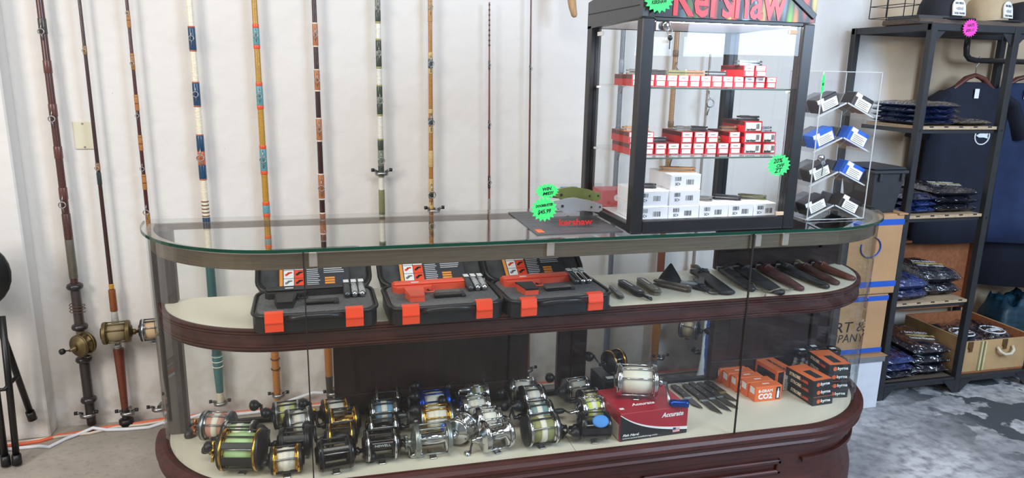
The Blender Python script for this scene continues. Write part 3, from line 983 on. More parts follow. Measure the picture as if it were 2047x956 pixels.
dk = M('dark_knife_handle', (52, 44, 38), .45, var=.2)
bl = M('dull_blade', (96, 92, 86), .35, .7, var=.15)
brass = M('brass', (180, 148, 84), .3, .9)
for i, (p0, p1, l) in enumerate((((1.335, 2.455), (1.345, 2.245), 'dark slim knife nearest the crimson carton on the deck'), ((1.385, 2.45), (1.395, 2.19), 'dark knife with ring pommel on the deck'),
                                 ((1.418, 2.462), (1.440, 2.20), 'long dark knife in the middle of the deck knives'), ((1.452, 2.455), (1.478, 2.215), 'broad dark knife on the deck'),
                                 ((1.488, 2.46), (1.508, 2.27), 'knife with brass bolster nearest the orange cartons'))):
    K = knife_fixed('filleting_knife', l, p0, p1, .358, dk, bl, .030, 'loose knives on the deck', brass if i == 4 else steel, .45)
    if i == 1:
        MB().tube([(-.010 + .010 * math.cos(t), .010 * math.sin(t), .006) for t in [2 * PI * j / 12 for j in range(12)]], .002, 5, closed=True).obj('ring', steel, K)


def pocket(label, p0, p1, z, hm, cat_name='folding_knife', wid=.024, group=None, clipm=steel, th=.012, tilt=0.0):
    d = Vector((p1[0] - p0[0], p1[1] - p0[1]))
    Lh = d.length
    K = thing(cat_name, label, 'knife', (p0[0], p0[1], z), math.atan2(d.y, d.x), group)
    w_ = wid
    pts = [(0, -w_ * .3), (Lh * .1, -w_ * .48), (Lh * .5, -w_ * .40), (Lh * .85, -w_ * .5), (Lh * .97, -w_ * .34), (Lh, 0), (Lh * .97, w_ * .36), (Lh * .8, w_ * .5), (Lh * .4, w_ * .44), (Lh * .08, w_ * .5), (0, w_ * .25)]
    MB().prism(pts, 0, th * .36).prism([(x, y * .96) for x, y in pts], th * .64, th).obj('handle', hm, K)
    MB().prism([(Lh * .1, -w_ * .3), (Lh * .9, -w_ * .25), (Lh * .97, w_ * .5), (Lh * .3, w_ * .55)], th * .36, th * .64).obj('blade', steel, K)
    MB().cyl((Lh * .9, 0, th), (Lh * .9, 0, th + .0015), w_ * .18, n=10).obj('pivot', clipm, K)
    MB().cbox(Lh * .12, Lh * .55, -w_ * .12, w_ * .12, th, th + .002, .0006).obj('pocket_clip', clipm, K)
    return K


mk = M('matte_black_handle', (38, 38, 40), .5, var=.15)
olive = M('olive_handle', (92, 94, 62), .5, var=.1)
greyh = M('grey_handle', (120, 118, 110), .4, .5, var=.1)
tanh_ = M('wood_handle', (168, 122, 78), .5, var=.15)
GM = 'knives and sheaths on the middle shelf'
MZ = .836
pocket('slim steel multi tool beside the third pistol case', (.985, 2.33), (.975, 2.20), MZ, greyh, wid=.022, group=GM)
K = pocket('black folding knife with silver edge and cord, second on the shelf', (1.04, 2.37), (1.055, 2.21), MZ, mk, wid=.034, group=GM, th=.018)
MB().tube([(.16, 0, .008), (.185, .006, .006), (.20, -.004, .012), (.21, .008, .006), (.195, .014, .006)], .005, 6).obj('cord_knot', black_plastic, K)
pocket('olive grey folding knife standing alone on the shelf', (1.118, 2.375), (1.118, 2.215), MZ, M('olive_grey', (104, 100, 84), .5), wid=.036, group=GM, th=.02)
pocket('long bronze and black folding knife in front of the black pouch', (1.165, 2.345), (1.255, 2.23), MZ, M('bronze_handle', (84, 70, 56), .4, .4), wid=.03, group=GM, th=.02)
K = thing('knife_pouch', 'crumpled black cloth pouch standing up on the shelf', 'pouch', (1.235, 2.36, MZ), .2, GM)
MB().lathe([(.042, 0), (.044, .012), (.034, .03), (.016, .055), (.004, .072), (0, .074)], 7, caps=True).obj('pouch_body', M('black_cloth', (30, 30, 32), .8, bump=.3), K)
MB().prism([(0, -.012), (.075, -.012), (.085, 0), (.075, .012), (0, .012)], 0, .008, TR((.02, -.04, .004), rz=-.9)).obj('grey_flap', M('grey_tag', (150, 154, 158), .4), K)
K = thing('key_tools', 'small bunch of black key ring tools on the shelf', 'key ring', (1.315, 2.27, MZ), 0, GM)
for i in range(4):
    MB().cbox(-.012, .012, -.05, .05, 0, .007, .002, T=TR((.014 * i - .02, .012 * i, .004 * i), rz=.5 - .35 * i)).obj('tool', black_metal, K)
MB().tube([(.02 * math.cos(t) + .01, -.07 + .02 * math.sin(t), .004) for t in [2 * PI * j / 14 for j in range(14)]], .0025, 5, closed=True).obj('ring', black_metal, K)


def sheath(label, p0, p1, wid, m_, hm, square=False, hl=.10):
    """sheath with knife handle; opening towards p0, point at p1"""
    d = Vector((p1[0] - p0[0], p1[1] - p0[1]))
    Lh = d.length
    wid *= 1.18
    K = thing('sheathed_knife', label, 'sheathed knife', (p0[0], p0[1], MZ), math.atan2(d.y, d.x), GM)
    mb = MB()
    n, rows = 14, []
    for t in (0, .03, .12, .3, .5, .7, .86, .95, 1.0):
        x = hl * .55 + (Lh - hl * .55) * t
        ww = wid * (1 - .10 * t - .55 * max(0, t - .55) ** 1.5 * 1.9) * (.62 if t > .97 else 1)
        if square:
            ww = wid * (1.12 if t < .1 else .92) * (.8 if t > .97 else 1)
        h = .027 * (1 - .40 * t)
        rows.append([(x, ww / 2 * math.cos(a), h / 2 + h / 2 * math.sin(a)) for a in [2 * PI * k / n for k in range(n)]])
    vs_ = [p for r in rows for p in r]
    fs = [(i * n + k, i * n + (k + 1) % n, (i + 1) * n + (k + 1) % n, (i + 1) * n + k) for i in range(len(rows) - 1) for k in range(n)]
    fs += [tuple(range(n))[::-1], tuple((len(rows) - 1) * n + k for k in range(n))]
    mb.add(vs_, fs, True).obj('sheath', m_, K)
    MB().tube([(0, 0, .022), (hl * .2, 0, .024), (hl * .5, 0, .022), (hl * .75, 0, .016)], [.012, .014, .012, .013], 10, flat=.75).obj('handle', hm, K)
    MB().cbox(hl * .42, hl * .52, -wid * .55, wid * .55, .006, .026, .003).obj('guard', steel if hm is not tanh_ else brass, K)
    MB().tube([(hl * .9, -wid * .3, .02), (hl * .8, 0, .031), (hl * .9, wid * .3, .02)], .004, 6, flat=2).obj('strap', m_, K)
    return K


lb = lambda n_, c, **k: M(n_, c, .5, var=.18, scale=30, bump=.2, bscale=150, **k)
blk = lb('black_leather', (30, 29, 30))
sheath('square topped black nylon sheath, leftmost of the sheaths', (1.398, 2.478), (1.370, 2.172), .058, blk, mk, True)
K = sheath('black leather sheath second from the left with checked cord', (1.520, 2.490), (1.478, 2.19), .05, blk, mk)
MB().tube([(.20 + .02 * i, .03 + .012 * math.sin(i * 1.3), .004 + .002 * (i % 2)) for i in range(9)], .003, 6).obj('checked_cord', M('checked_cord', (120, 112, 96), .7, var=.6, scale=220), K)
K = sheath('large wrinkled black leather sheath crossing the right glass joint', (1.592, 2.490), (1.560, 2.135), .062, lb('worn_black_leather', (40, 40, 43)), black_gloss)
MB().tube([(.30, -.05, .004), (.33, -.03, .006), (.345, .0, .022), (.33, .04, .01), (.30, .075, .004)], .0035, 6).obj('checked_cord', M('checked_cord', (120, 112, 96), .7), K)
sheath('oxblood leather sheath with rounded tip', (1.690, 2.492), (1.665, 2.165), .050, lb('oxblood_leather', (82, 44, 42)), blk)
sheath('smooth black sheath with white trim right of the oxblood one', (1.772, 2.488), (1.778, 2.17), .050, lb('smooth_black_leather', (28, 29, 32), coat=.3), mk)
sheath('dark brown leather sheath second from the right', (1.858, 2.490), (1.850, 2.205), .046, lb('dark_brown_leather', (74, 40, 32)), lb('cream_handle', (150, 140, 110)))
sheath('reddish brown leather sheath rightmost on the shelf', (1.925, 2.488), (1.955, 2.245), .044, lb('red_brown_leather', (104, 52, 34)), lb('dark_brown_leather', (74, 40, 32)))

# ---------------------------------------------------------------- pistol cases on the middle shelf
case_m = M('moulded_black_case', (30, 30, 32), 0.38, var=.12)
foam = M('charcoal_foam', (104, 102, 102), 0.9, var=.2, scale=90, bump=.4, bscale=400)
orange_p = M('orange_plastic', (236, 74, 40), 0.38, var=.04)
orange_g = M('orange_grip_plastic', (232, 88, 62), 0.42, var=.04)
eggfoam = M('grey_egg_foam', (58, 58, 60), 0.85, var=.5, scale=26)


def rrect(w_, d_, r, n=5):
    pts = []
    for cx, cy, a0 in ((w_ - r, r, -PI / 2), (w_ - r, d_ - r, 0), (r, d_ - r, PI / 2), (r, r, PI)):
        for i in range(n + 1):
            a = a0 + PI / 2 * i / n
            pts.append((cx + r * math.cos(a), cy + r * math.sin(a)))
    return pts


GUN = [(.000, .070), (.000, .034), (.010, .022), (.030, .022), (.026, -.02), (.034, -.058), (.072, -.060), (.078, -.02), (.082, .018), (.105, .020), (.108, .034), (.205, .036), (.210, .044), (.208, .066), (.195, .070)]


def pistol_case(nm, x, y, rz, gunm, gripm):
    W_, D_, H_ = .362, .248, .056
    K = thing('pistol_case', 'open black pistol case holding %s, orange latches' % nm, 'case', (x, y, .8345), rz, 'open pistol cases on the middle shelf')
    MB().prism(rrect(W_, D_, .045), 0, H_ - .012).prism(rrect(W_, D_, .045), H_ - .012, H_ - .006).obj('tray', case_m, K)
    rim = [(px_, py_) for px_, py_ in rrect(W_, D_, .045)]
    MB().tube([(a, b_, H_ - .004) for a, b_ in rim], .006, 6, closed=True).obj('tray_rim', case_m, K)
    inner = [(a * (W_ - .024) / W_ + .012, b_ * (D_ - .024) / D_ + .012) for a, b_ in rim]
    MB().prism(inner, H_ - .006, H_ - .001).obj('foam', foam, K)
    for lx in (.062, .292):
        l = MB()
        l.add([(lx - .026 + a, yy, zz) for a in (0, .052) for yy, zz in ((.016, H_ + .007), (-.004, H_ + .005), (-.010, H_ - .020), (-.008, .006), (-.001, .006), (-.001, H_ - .004), (.016, H_ + .002))],
              [(0, 1, 8, 7), (1, 2, 9, 8), (2, 3, 10, 9), (3, 4, 11, 10), (4, 5, 12, 11), (5, 6, 13, 12), (6, 0, 7, 13), (0, 1, 2, 3, 4, 5, 6)[::-1], (7, 8, 9, 10, 11, 12, 13)])
        la = l.obj('latch', orange_p, K)
        MB().box(lx - .025, lx + .025, -.0125, -.0095, H_ - .023, H_ - .019).obj('latch_rib', orange_p, la)
    MB().tube([(.100, -.004, H_ - .014), (.118, -.016, H_ - .008), (.145, -.022, H_ - .004), (.212, -.022, H_ - .004), (.240, -.016, H_ - .008), (.256, -.004, H_ - .014)], .009, 8).obj('handle', case_m, K)
    # lid standing open
    Tl = TR((0, D_ + .004, H_ - .008), rx=math.radians(38))
    LD = .168
    linner = [(a * (W_ - .024) / W_ + .012, b_ * (LD - .024) / LD + .012) for a, b_ in rrect(W_, LD, .045)]
    ld = MB().prism(rrect(W_, LD, .045), -.03, -.006, Tl)
    ld.tube([tuple(Tl @ Vector((a, b_, .002))) for a, b_ in rrect(W_, LD, .045)], .007, 6, closed=True)
    lo = ld.obj('lid', case_m, K)
    MB().prism(linner, -.007, -.003, Tl).obj('lid_foam', eggfoam, lo)
    # printed leaflet leaning in the lid
    Tc = Tl @ TR((.068, .012, .003))
    cardw, cardh = .225, .142
    lf = thing('instruction_card', 'printed instruction card in the lid of the case holding %s' % nm, 'card', (x, y, .8345), rz, 'instruction cards in the case lids')
    MB().box(0, cardw, 0, cardh, 0, .0012, Tc).obj('card', M('navy_card', (44, 46, 54), .5), lf)
    MB().box(.002, .012, .002, cardh, .0012, .0017, Tc).obj('orange_strip', M('amber_ink', (238, 150, 60), .5), lf)
    for r_ in range(4):
        for c_ in range(2):
            if r_ == 3:
                continue
            o_ = c_ == 1 and r_ in (0, 1)
            x0_, y0_ = .015 + c_ * .034, .003 + r_ * .034
            MB().box(x0_, x0_ + .032, y0_, y0_ + .032, .0012, .0017, Tc).obj('picture', orange_p if o_ else white_card, lf)
            pc = MB()
            pc.prism([(x0_ + .004, y0_ + .018), (x0_ + .027, y0_ + .020), (x0_ + .027, y0_ + .026), (x0_ + .012, y0_ + .025), (x0_ + .010, y0_ + .010), (x0_ + .005, y0_ + .010)], .0016, .0021, Tc)
            pc.obj('pistol_print', black_ink if o_ else (orange_p if (r_ + c_) % 2 else M('grey_ink', (130, 130, 134), .6)), lf)
    tx = MB()
    for r_ in range(17):
        ln = random.uniform(.036, .046)
        tx.box(.088, .088 + ln, .006 + r_ * .0078, .0092 + r_ * .0078, .0012, .0016, Tc)
        if r_ > 5:
            tx.box(.143, .143 + random.uniform(.058, .074), .006 + r_ * .0078, .0092 + r_ * .0078, .0012, .0016, Tc)
    tx.obj('text_lines', M('pale_ink', (190, 192, 198), .6), lf)
    ol = MB()
    for r_ in range(3):
        ol.box(.146, .178, .008 + r_ * .010, .015 + r_ * .010, .0012, .0016, Tc)
    ol.obj('orange_text', M('amber_ink', (238, 150, 60), .5), lf)
    # pistol lying in the foam
    P = thing('launcher_pistol', nm[0].upper() + nm[1:] if 0 else nm + ', lying in its open case', 'pistol', (x, y, .8345), rz)
    gx, gy = .030, .125
    MB().prism([(a * 1.17 + gx, b_ * 1.2 + gy) for a, b_ in GUN], H_ - .001, H_ + .018).obj('frame', gunm, P)
    MB().cbox(gx + .002, gx + .242, gy + .046, gy + .082, H_ + .017, H_ + .026, .005).obj('slide', gunm, P)
    MB().prism([(gx + .031, gy + .012), (gx + .040, gy - .072), (gx + .084, gy - .074), (gx + .089, gy + .006)], H_ + .016, H_ + .021).obj('grip', gripm, P)
    MB().tube([(gx + .096, gy + .020, H_ + .008), (gx + .100, gy - .006, H_ + .008), (gx + .124, gy - .006, H_ + .008), (gx + .129, gy + .020, H_ + .008)], .003, 6).obj('trigger_guard', gunm, P)
    MB().tube([(gx + .110, gy + .025, H_ + .008), (gx + .113, gy + .006, H_ + .008)], .0025, 6).obj('trigger', black_plastic, P)
    MB().cbox(gx + .06, gx + .085, gy + .048, gy + .057, H_ + .0255, H_ + .0266, .0004).obj('name_plate', white_card, P)
    # spare magazine under the barrel
    MG = thing('spare_magazine', 'black spare magazine below the barrel in the case holding %s' % nm, 'magazine', (x, y, .8345), rz, 'spare magazines in the cases')
    MB().cbox(.15, .245, .072, .104, H_ - .002, H_ + .010, .003).obj('magazine_body', black_gloss, MG)
    MB().cbox(.235, .250, .068, .108, H_ - .001, H_ + .009, .002).obj('magazine_base', mk, MG)
    for i in range(3):
        k = thing('gas_cartridge', '%s silver gas cartridge in plastic in the case holding %s' % (('left', 'middle', 'right')[i], nm), 'cartridge', (x, y, .8345), rz, 'gas cartridges in the cases')
        cx = .278 + i * .0235
        MB().lathe([(.004, 0), (.0045, .008), (.0108, .020), (.0115, .03), (.0115, .105), (.006, .113), (0, .114)], 12, TR((cx, .226, H_ + .024), rx=PI / 2 + .12), caps=False).obj('cartridge', chrome if i else gm, k)
        MB().cbox(cx - .0085, cx + .0085, .185, .210, H_ + .031, H_ + .0345, .001).obj('cap_label', white_card, k)


pistol_case('an all black pistol', -.225, 2.095, .02, mk, black_plastic)
pistol_case('an orange pistol with orange grip', .172, 2.085, .035, orange_g, orange_g)
pistol_case('an orange pistol with black grip', .545, 2.085, .06, orange_g, black_plastic)

# ---------------------------------------------------------------- knife display case on the counter top
DX0, DX1, DY0, DY1, DB = .925, 1.515, 2.052, 2.525, 1.1005
dc = thing('knife_display_case', 'black framed glass display case of boxed knives on the counter', 'display case', (0, 0, 0))
bf = M('satin_black_frame', (28, 28, 30), .35, var=.12)
pw = .040
for x in (DX0, DX1 - pw):
    for y in (DY0, DY1 - pw):
        MB().cbox(x, x + pw, y, y + pw, DB, 1.76, .003).obj('corner_post', bf, dc)
MB().cbox(DX0 + pw, DX1 - pw, DY0, DY0 + .03, DB, 1.143, .003).obj('front_rail', bf, dc)
MB().cbox(DX0 + pw, DX1 - pw, DY1 - .03, DY1, DB, 1.125, .003).obj('rear_rail', bf, dc)
for x in (DX0 + .004, DX1 - .03):
    MB().cbox(x, x + .026, DY0 + pw, DY1 - pw, DB, 1.128, .003).obj('side_rail', bf, dc)
MB().cbox(DX0 + pw, DX1 - pw, DY0 + .004, DY0 + .022, 1.752, 1.764, .002).obj('door_rail', bf, dc)
MB().box(DX0 + .03, DX1 - .03, DY0 + .031, DY1 - .031, DB + .001, 1.126).obj('case_floor', M('white_laminate', (238, 238, 238), .35, var=.02), dc)
MB().box(DX0 + pw, DX1 - pw, DY0 + .010, DY0 + .015, 1.144, 1.751).obj('door_glass', pane_side, dc)
for x in (DX0 + .016, DX1 - .02):
    MB().box(x, x + .005, DY0 + pw, DY1 - pw, 1.129, 1.755).obj('side_glass', pane_side, dc)
for a, b_ in ((DX0 + pw, 1.219), (1.2205, DX1 - pw)):
    MB().box(a, b_, DY1 - .018, DY1 - .013, 1.126, 1.755).obj('rear_glass', pane_side, dc)
for z in (1.5525, 1.3345):
    sh = MB().box(DX0 + .022, DX1 - .022, DY0 + .034, DY1 - .034, z, z + .006).obj('glass_shelf', pane_side, dc)
    MB().box(DX0 + .03, DX1 - .03, DY0 + .0325, DY0 + .0345, z + .0005, z + .0055).obj('shelf_edge', M('shelf_edge_green', (96, 116, 106), .2), sh)
    for x in (DX0 + .025, DX1 - .04):
        for y in (DY0 + .05, DY1 - .06):
            MB().cbox(x, x + .014, y, y + .012, z - .008, z - .0005, .001).obj('shelf_clip', white_card, sh)
# header with printed sign
MB().prism([(DY0 + .004, 1.764), (DY1, 1.748), (DY1, 1.838), (DY0 + .004, 1.905)], DX0, DX0 + .02, Matrix(((0, 0, 1, 0), (1, 0, 0, 0), (0, 1, 0, 0), (0, 0, 0, 1)))).obj('header_side', M('charcoal_header', (66, 66, 69), .38, var=.06), dc)
MB().prism([(DY0 + .004, 1.764), (DY1, 1.748), (DY1, 1.838), (DY0 + .004, 1.905)], DX1 - .02, DX1, Matrix(((0, 0, 1, 0), (1, 0, 0, 0), (0, 1, 0, 0), (0, 0, 0, 1)))).obj('header_side', bf, dc)
MB().box(DX0 - .0012, DX0, DY0 + .03, DY1 - .004, 1.796, 1.7985).obj('header_groove', black_ink, dc)
MB().box(DX0 + .02, DX1 - .02, DY1 - .012, DY1, 1.75, 1.838).obj('header_back', bf, dc)
MB().box(DX0 + .02, DX1 - .02, DY0 + .045, DY1 - .012, 1.752, 1.757).obj('header_underside', M('white_laminate', (238, 238, 238), .35), dc)
ma, N, L, b = nodes_mat('printed_header_art', .35)
tc = N.new('ShaderNodeTexCoord')
sp = N.new('ShaderNodeSeparateXYZ')
L.new(tc.outputs['Object'], sp.inputs[0])
mp = N.new('ShaderNodeMapping')
mp.inputs['Scale'].default_value = (46, 1, 7)
mp.inputs['Rotation'].default_value = (0, .35, 0)
L.new(tc.outputs['Object'], mp.inputs[0])
vo = N.new('ShaderNodeTexVoronoi')
vo.inputs['Scale'].default_value = 1.0
L.new(mp.outputs[0], vo.inputs['Vector'])
hs_ = N.new('ShaderNodeHueSaturation')
hs_.inputs['Saturation'].default_value = 1.15
hs_.inputs['Value'].default_value = 1.1
L.new(vo.outputs['Color'], hs_.inputs['Color'])
dist = N.new('ShaderNodeMapRange')
dist.inputs[1].default_value, dist.inputs[2].default_value = .75, .35
L.new(vo.outputs['Distance'], dist.inputs[0])
xr = N.new('ShaderNodeMapRange')
xr.inputs[1].default_value, xr.inputs[2].default_value = 1.02, 1.22
L.new(sp.outputs[0], xr.inputs[0])
sc_ = N.new('ShaderNodeSeparateColor')
L.new(vo.outputs['Color'], sc_.inputs[0])
cr_ = N.new('ShaderNodeValToRGB')
cr_.color_ramp.interpolation = 'CONSTANT'
for p_, c_ in ((0.16, (196, 60, 30)), (.30, (226, 140, 50)), (.44, (232, 200, 90)), (.58, (120, 176, 52)), (.70, (40, 92, 48)), (.80, (150, 196, 216)), (.88, (30, 30, 28))):
    e_ = cr_.color_ramp.elements.new(p_)
    e_.color = (*lin(c_), 1)
cr_.color_ramp.elements[0].color = (.01, .01, .01, 1)
L.new(sc_.outputs[0], cr_.inputs[0])
L.new(mixc(N, L, math_n(N, L, 'MULTIPLY', dist.outputs[0], xr.outputs[0]), (14, 14, 14), cr_.outputs[0]), b.inputs['Base Color'])
MB().box(DX0 + .02, DX1 - .001, DY0 + .002, DY0 + .008, 1.764, 1.905).obj('header_sign', ma, dc)
MB().cbox(-.07, .07, -.004, .004, -.010, .010, .002, T=TR((1.452, DY0 + .0, 1.822), ry=.62)).obj('header_brace', bf, dc)
sign_red = M('sign_red', (196, 24, 30), .3, var=.12, scale=22)
text('Kershaw', .150, sign_red, dc, TR((1.208, DY0 + .0012, 1.816)) @ FRONT, wid=.385, bold=.003, ext=.0012)
# lock, keys, felt pads, hinge plates, led strip
lk = MB().cbox(.968, 1.012, DY0 - .004, DY0 + .010, 1.722, 1.752, .003).obj('lock_plate', steel, dc)
MB().lathe([(.013, 0), (.013, .012), (.010, .016), (0, .016)], 16, TR((.994, DY0 - .003, 1.738)) @ FRONT).obj('lock_barrel', chrome, lk)
MB().tube([(1.004 + .008 * math.cos(t), DY0 - .02, 1.722 + .011 * math.sin(t)) for t in [2 * PI * j / 12 for j in range(12)]], .0011, 5, closed=True).obj('key_ring', steel, lk)
MB().lathe([(0, 0), (.008, .001), (.008, .003), (0, .004)], 14, TR((1.006, DY0 - .019, 1.703)) @ FRONT).cbox(1.0045, 1.0075, DY0 - .022, DY0 - .0195, 1.670, 1.698, .0006).obj('key', black_metal, lk)
felt = M('tan_felt_pad', (206, 176, 148), .9, var=.06)
for x, z in ((1.428, 1.728), (1.448, 1.146)):
    MB().cbox(x, x + .028, DY0 + .003, DY0 + .0095, z, z + .012, .001).obj('felt_pad', felt, dc)
MB().cbox(DX0 + .012, DX0 + .0155, DY1 - .12, DY1 - .07, 1.722, 1.736, .001).obj('hinge_plate', white_card, dc)
led = bpy.data.materials.new('led_diffuser')
led.use_nodes = True
led.node_tree.nodes['Principled BSDF'].inputs['Emission Color'].default_value = (1, .98, .95, 1)
led.node_tree.nodes['Principled BSDF'].inputs['Emission Strength'].default_value = 6
MB().box(DX0 + .06, DX1 - .06, DY0 + .0245, DY0 + .040, 1.757, 1.763).obj('led_strip', led, dc)
ll = area('display_led_lamp', ((DX0 + DX1) / 2, DY0 + .034, 1.7555), ((DX0 + DX1) / 2, DY0 + .13, 1.2), .46, .014, 5.5, (1, .98, .95))

# boxed knives inside
kred = M('red_box_card', (196, 40, 48), .42, var=.06)
ktop = M('red_box_top', (80, 28, 32), .42, var=.08)
sticker2 = M('price_label', (226, 222, 220), .7, var=.03)
hm_list = [mk, greyh, mk, olive, M('brown_bone_handle', (120, 84, 60), .45, var=.2), mk, steel, tanh_]
kc = [0]


def kbox(label, x0, x1, y0, z, h=.0355, ln=.145, group='red knife boxes', wide=False):
    K = thing('knife_box', label, 'box', (x0, y0, z), 0, group)
    w_ = x1 - x0
    MB().box(0, w_, 0, ln, 0, h).obj('box_body', kred, K)
    MB().box(.0006, w_ - .0006, .001, ln - .001, h, h + .0006).obj('box_top', ktop, K)
    MB().box(-.0006, 0, .002, ln - .002, h * .62, h - .001).obj('side_band', ktop, K)
    if wide:
        MB().box(.004, w_ - .004, -.0008, 0, .004, h - .004).obj('label', white_card, K)
        text('kershaw', .011, black_ink, K, TR((w_ * .38, -.001, .0085)) @ FRONT, wid=w_ * .55, bold=.0004)
        for i in range(5):
            MB().box(w_ * .66 + i * .0025, w_ * .66 + i * .0025 + .0012, -.0013, -.0007, .010, h - .008).obj('barcode_bar', black_ink, K)
    else:
        a = random.uniform(-.002, .002)
        MB().box(.003, w_ - .003, -.0008, 0, h * .55, h - .001).obj('label', white_card, K)
        MB().box(.006 + a, w_ - .004 + a, -.0012, -.0001, h * .08, h * .46).obj('price_label', sticker2, K)
        MB().box(.011, w_ - .011, -.0011, -.0007, h * .74, h * .79).obj('text_line', black_ink, K)
    return z + h + .0008


def kn(label, x, y, z, L_=.105, rz=None):
    kc[0] += 1
    L_ *= 1.2
    m_ = hm_list[kc[0] % len(hm_list)]
    a = rz if rz is not None else random.uniform(-.5, .2)
    pocket(label, (x - L_ / 2 * math.cos(a), y - L_ / 2 * math.sin(a)), (x + L_ / 2 * math.cos(a), y + L_ / 2 * math.sin(a)), z, m_, wid=.026, group='folding knives laid out on their boxes', clipm=steel, th=.015)


Z1 = 1.5587
zt_ = 0
for i in range(13):
    x = .948 + i * .0400
    if i > 11:
        x = 1.430
    zt_ = kbox('%s red knife box from the left on the top glass shelf' % ORD[i], x, x + .0375, 2.16, Z1, group='red knife boxes on the top glass shelf')
zz = zt_
for i, x in enumerate((1.336, 1.379)):
    kbox('%s red knife box of the pair stacked on the top shelf row' % ('left', 'right')[i], x, x + .0385, 2.15, zz, group='red knife boxes on the top glass shelf')
for i, x in enumerate((.985, 1.055, 1.12, 1.19, 1.265)):
    kn('%s knife from the left lying along the top shelf boxes' % ORD[i], x, 2.20 + .012 * (i % 2), zz, rz=random.uniform(-.25, .15), L_=.062)
kn('tan handled knife on the stacked pair of the top shelf', 1.375, 2.19, zz + .0363, L_=.085, rz=.05)
Z2 = 1.3407
for i in range(9):
    x = .952 + i * .0455
    z2 = kbox('%s red knife box from the left, lower row of the middle glass shelf' % ORD[i], x, x + .0405, 2.16, Z2, group='red knife boxes on the middle glass shelf')
for i, x in enumerate((1.366, 1.437)):
    kbox('%s wide labelled red box at the right, lower row of the middle glass shelf' % ('left', 'right')[i], x, x + .067 if i == 0 else x + .05, 2.155, Z2, group='red knife boxes on the middle glass shelf', wide=True)
cells = [(.952, 0), (1.0, 0), (1.14, 0), (1.187, 0), (1.234, 0), (1.316, 0)]
for i, (x, _) in enumerate(cells):
    z3 = kbox('%s red knife box from the left, upper row of the middle glass shelf' % ORD[i], x, x + .0405, 2.17, z2, group='red knife boxes on the middle glass shelf')
for i, x in enumerate((1.367, 1.437)):
    z3 = kbox('%s wide labelled red box at the right, upper row of the middle glass shelf' % ('left', 'right')[i], x, x + (.067 if i == 0 else .05), 2.16, z2, group='red knife boxes on the middle glass shelf', wide=True)
z4 = kbox('wide labelled red box crowning the middle shelf stack', 1.368, 1.434, 2.165, z3, group='red knife boxes on the middle glass shelf', wide=True)
for i, (x, z, L_) in enumerate(((.995, z3, .08), (1.075, z2, .055), (1.165, z3, .05), (1.222, z3, .055), (1.285, z2, .04), (1.337, z3, .05))):
    kn('%s knife from the left on the middle shelf boxes' % ORD[i], x, 2.215, z, L_=L_, rz=random.uniform(-.3, .2))
kn('wooden handled knife on the crowning red box', 1.40, 2.20, z4, L_=.064, rz=-.15)
kn('dark knife on the right end box of the middle shelf', 1.462, 2.20, z3, L_=.048, rz=.0)
wbox = M('white_box_card', (240, 240, 242), .45, var=.02)


def zbox(label, x0, x1, y0, z, h=.050, ln=.165):
    K = thing('white_knife_box', label, 'box', (x0, y0, z), 0, 'white knife boxes in the display case')
    w_ = x1 - x0
    MB().cbox(0, w_, 0, ln, 0, h, .0012).obj('box_body', wbox, K)
    MB().box(.002, w_ - .002, -.0005, .001, .0015, h - .002).obj('end_label', M('grey_label', (216, 217, 220), .6, var=.02), K)
    bc = MB()
    for i in range(9):
        bc.box(w_ * .14 + i * .0026, w_ * .14 + i * .0026 + random.choice((.0008, .0015)), -.0010, -.0004, h * .58, h * .84)
        bc.box(w_ * .52 + i * .003, w_ * .52 + i * .003 + random.choice((.0009, .0018)), -.0010, -.0004, h * .32, h * .66)
    bc.obj('barcodes', black_ink, K)
    text('SC+', .013, black_ink, K, TR((w_ * .24, -.0007, h * .36)) @ FRONT, wid=.018, bold=.0002)
    return z + h + .0006


ZD = 1.1267
XS = ((.972, 1.082), (1.085, 1.194), (1.199, 1.303), (1.308, 1.398), (1.403, 1.484))
for i, (a, b_) in enumerate(XS):
    zb = zbox('%s white knife box from the left on the case floor' % ORD[i], a, b_, 2.115, ZD)
zc = zbox('left white knife box of the second layer', .972, 1.082, 2.12, zb)
zbox('right white knife box of the second layer', 1.087, 1.196, 2.118, zb)
zd = zbox('single white knife box on top of the white stack', 1.092, 1.201, 2.13, zc)
kn('dark knife on top of the highest white box', 1.15, 2.20, zd, L_=.10, rz=-.35)
kn('dark knife on the left white box of the second layer', 1.02, 2.18, zc, L_=.07, rz=-.3)
for i, x in enumerate((1.235, 1.345, 1.445)):
    kn('%s knife from the left on the lowest white boxes' % ORD[i], x, 2.20, zb, L_=.08, rz=-.55)
K = thing('red_gift_box', 'faded red box at the left rear of the display case', 'box', (.955, 2.385, ZD), 0)
MB().cbox(0, .13, 0, .09, 0, .06, .002).obj('box_body', M('faded_red_card', (200, 92, 96), .45, var=.08), K)
MB().lathe([(.012, 0), (.012, .0006)], 14, TR((.06, 0, .032)) @ FRONT).obj('emblem_print', white_ink, K)

# ---------------------------------------------------------------- star shaped price cards
neon = M('neon_green_card', (66, 236, 118), .6, var=.03)
pink = M('neon_pink_card', (244, 62, 178), .6, var=.03)


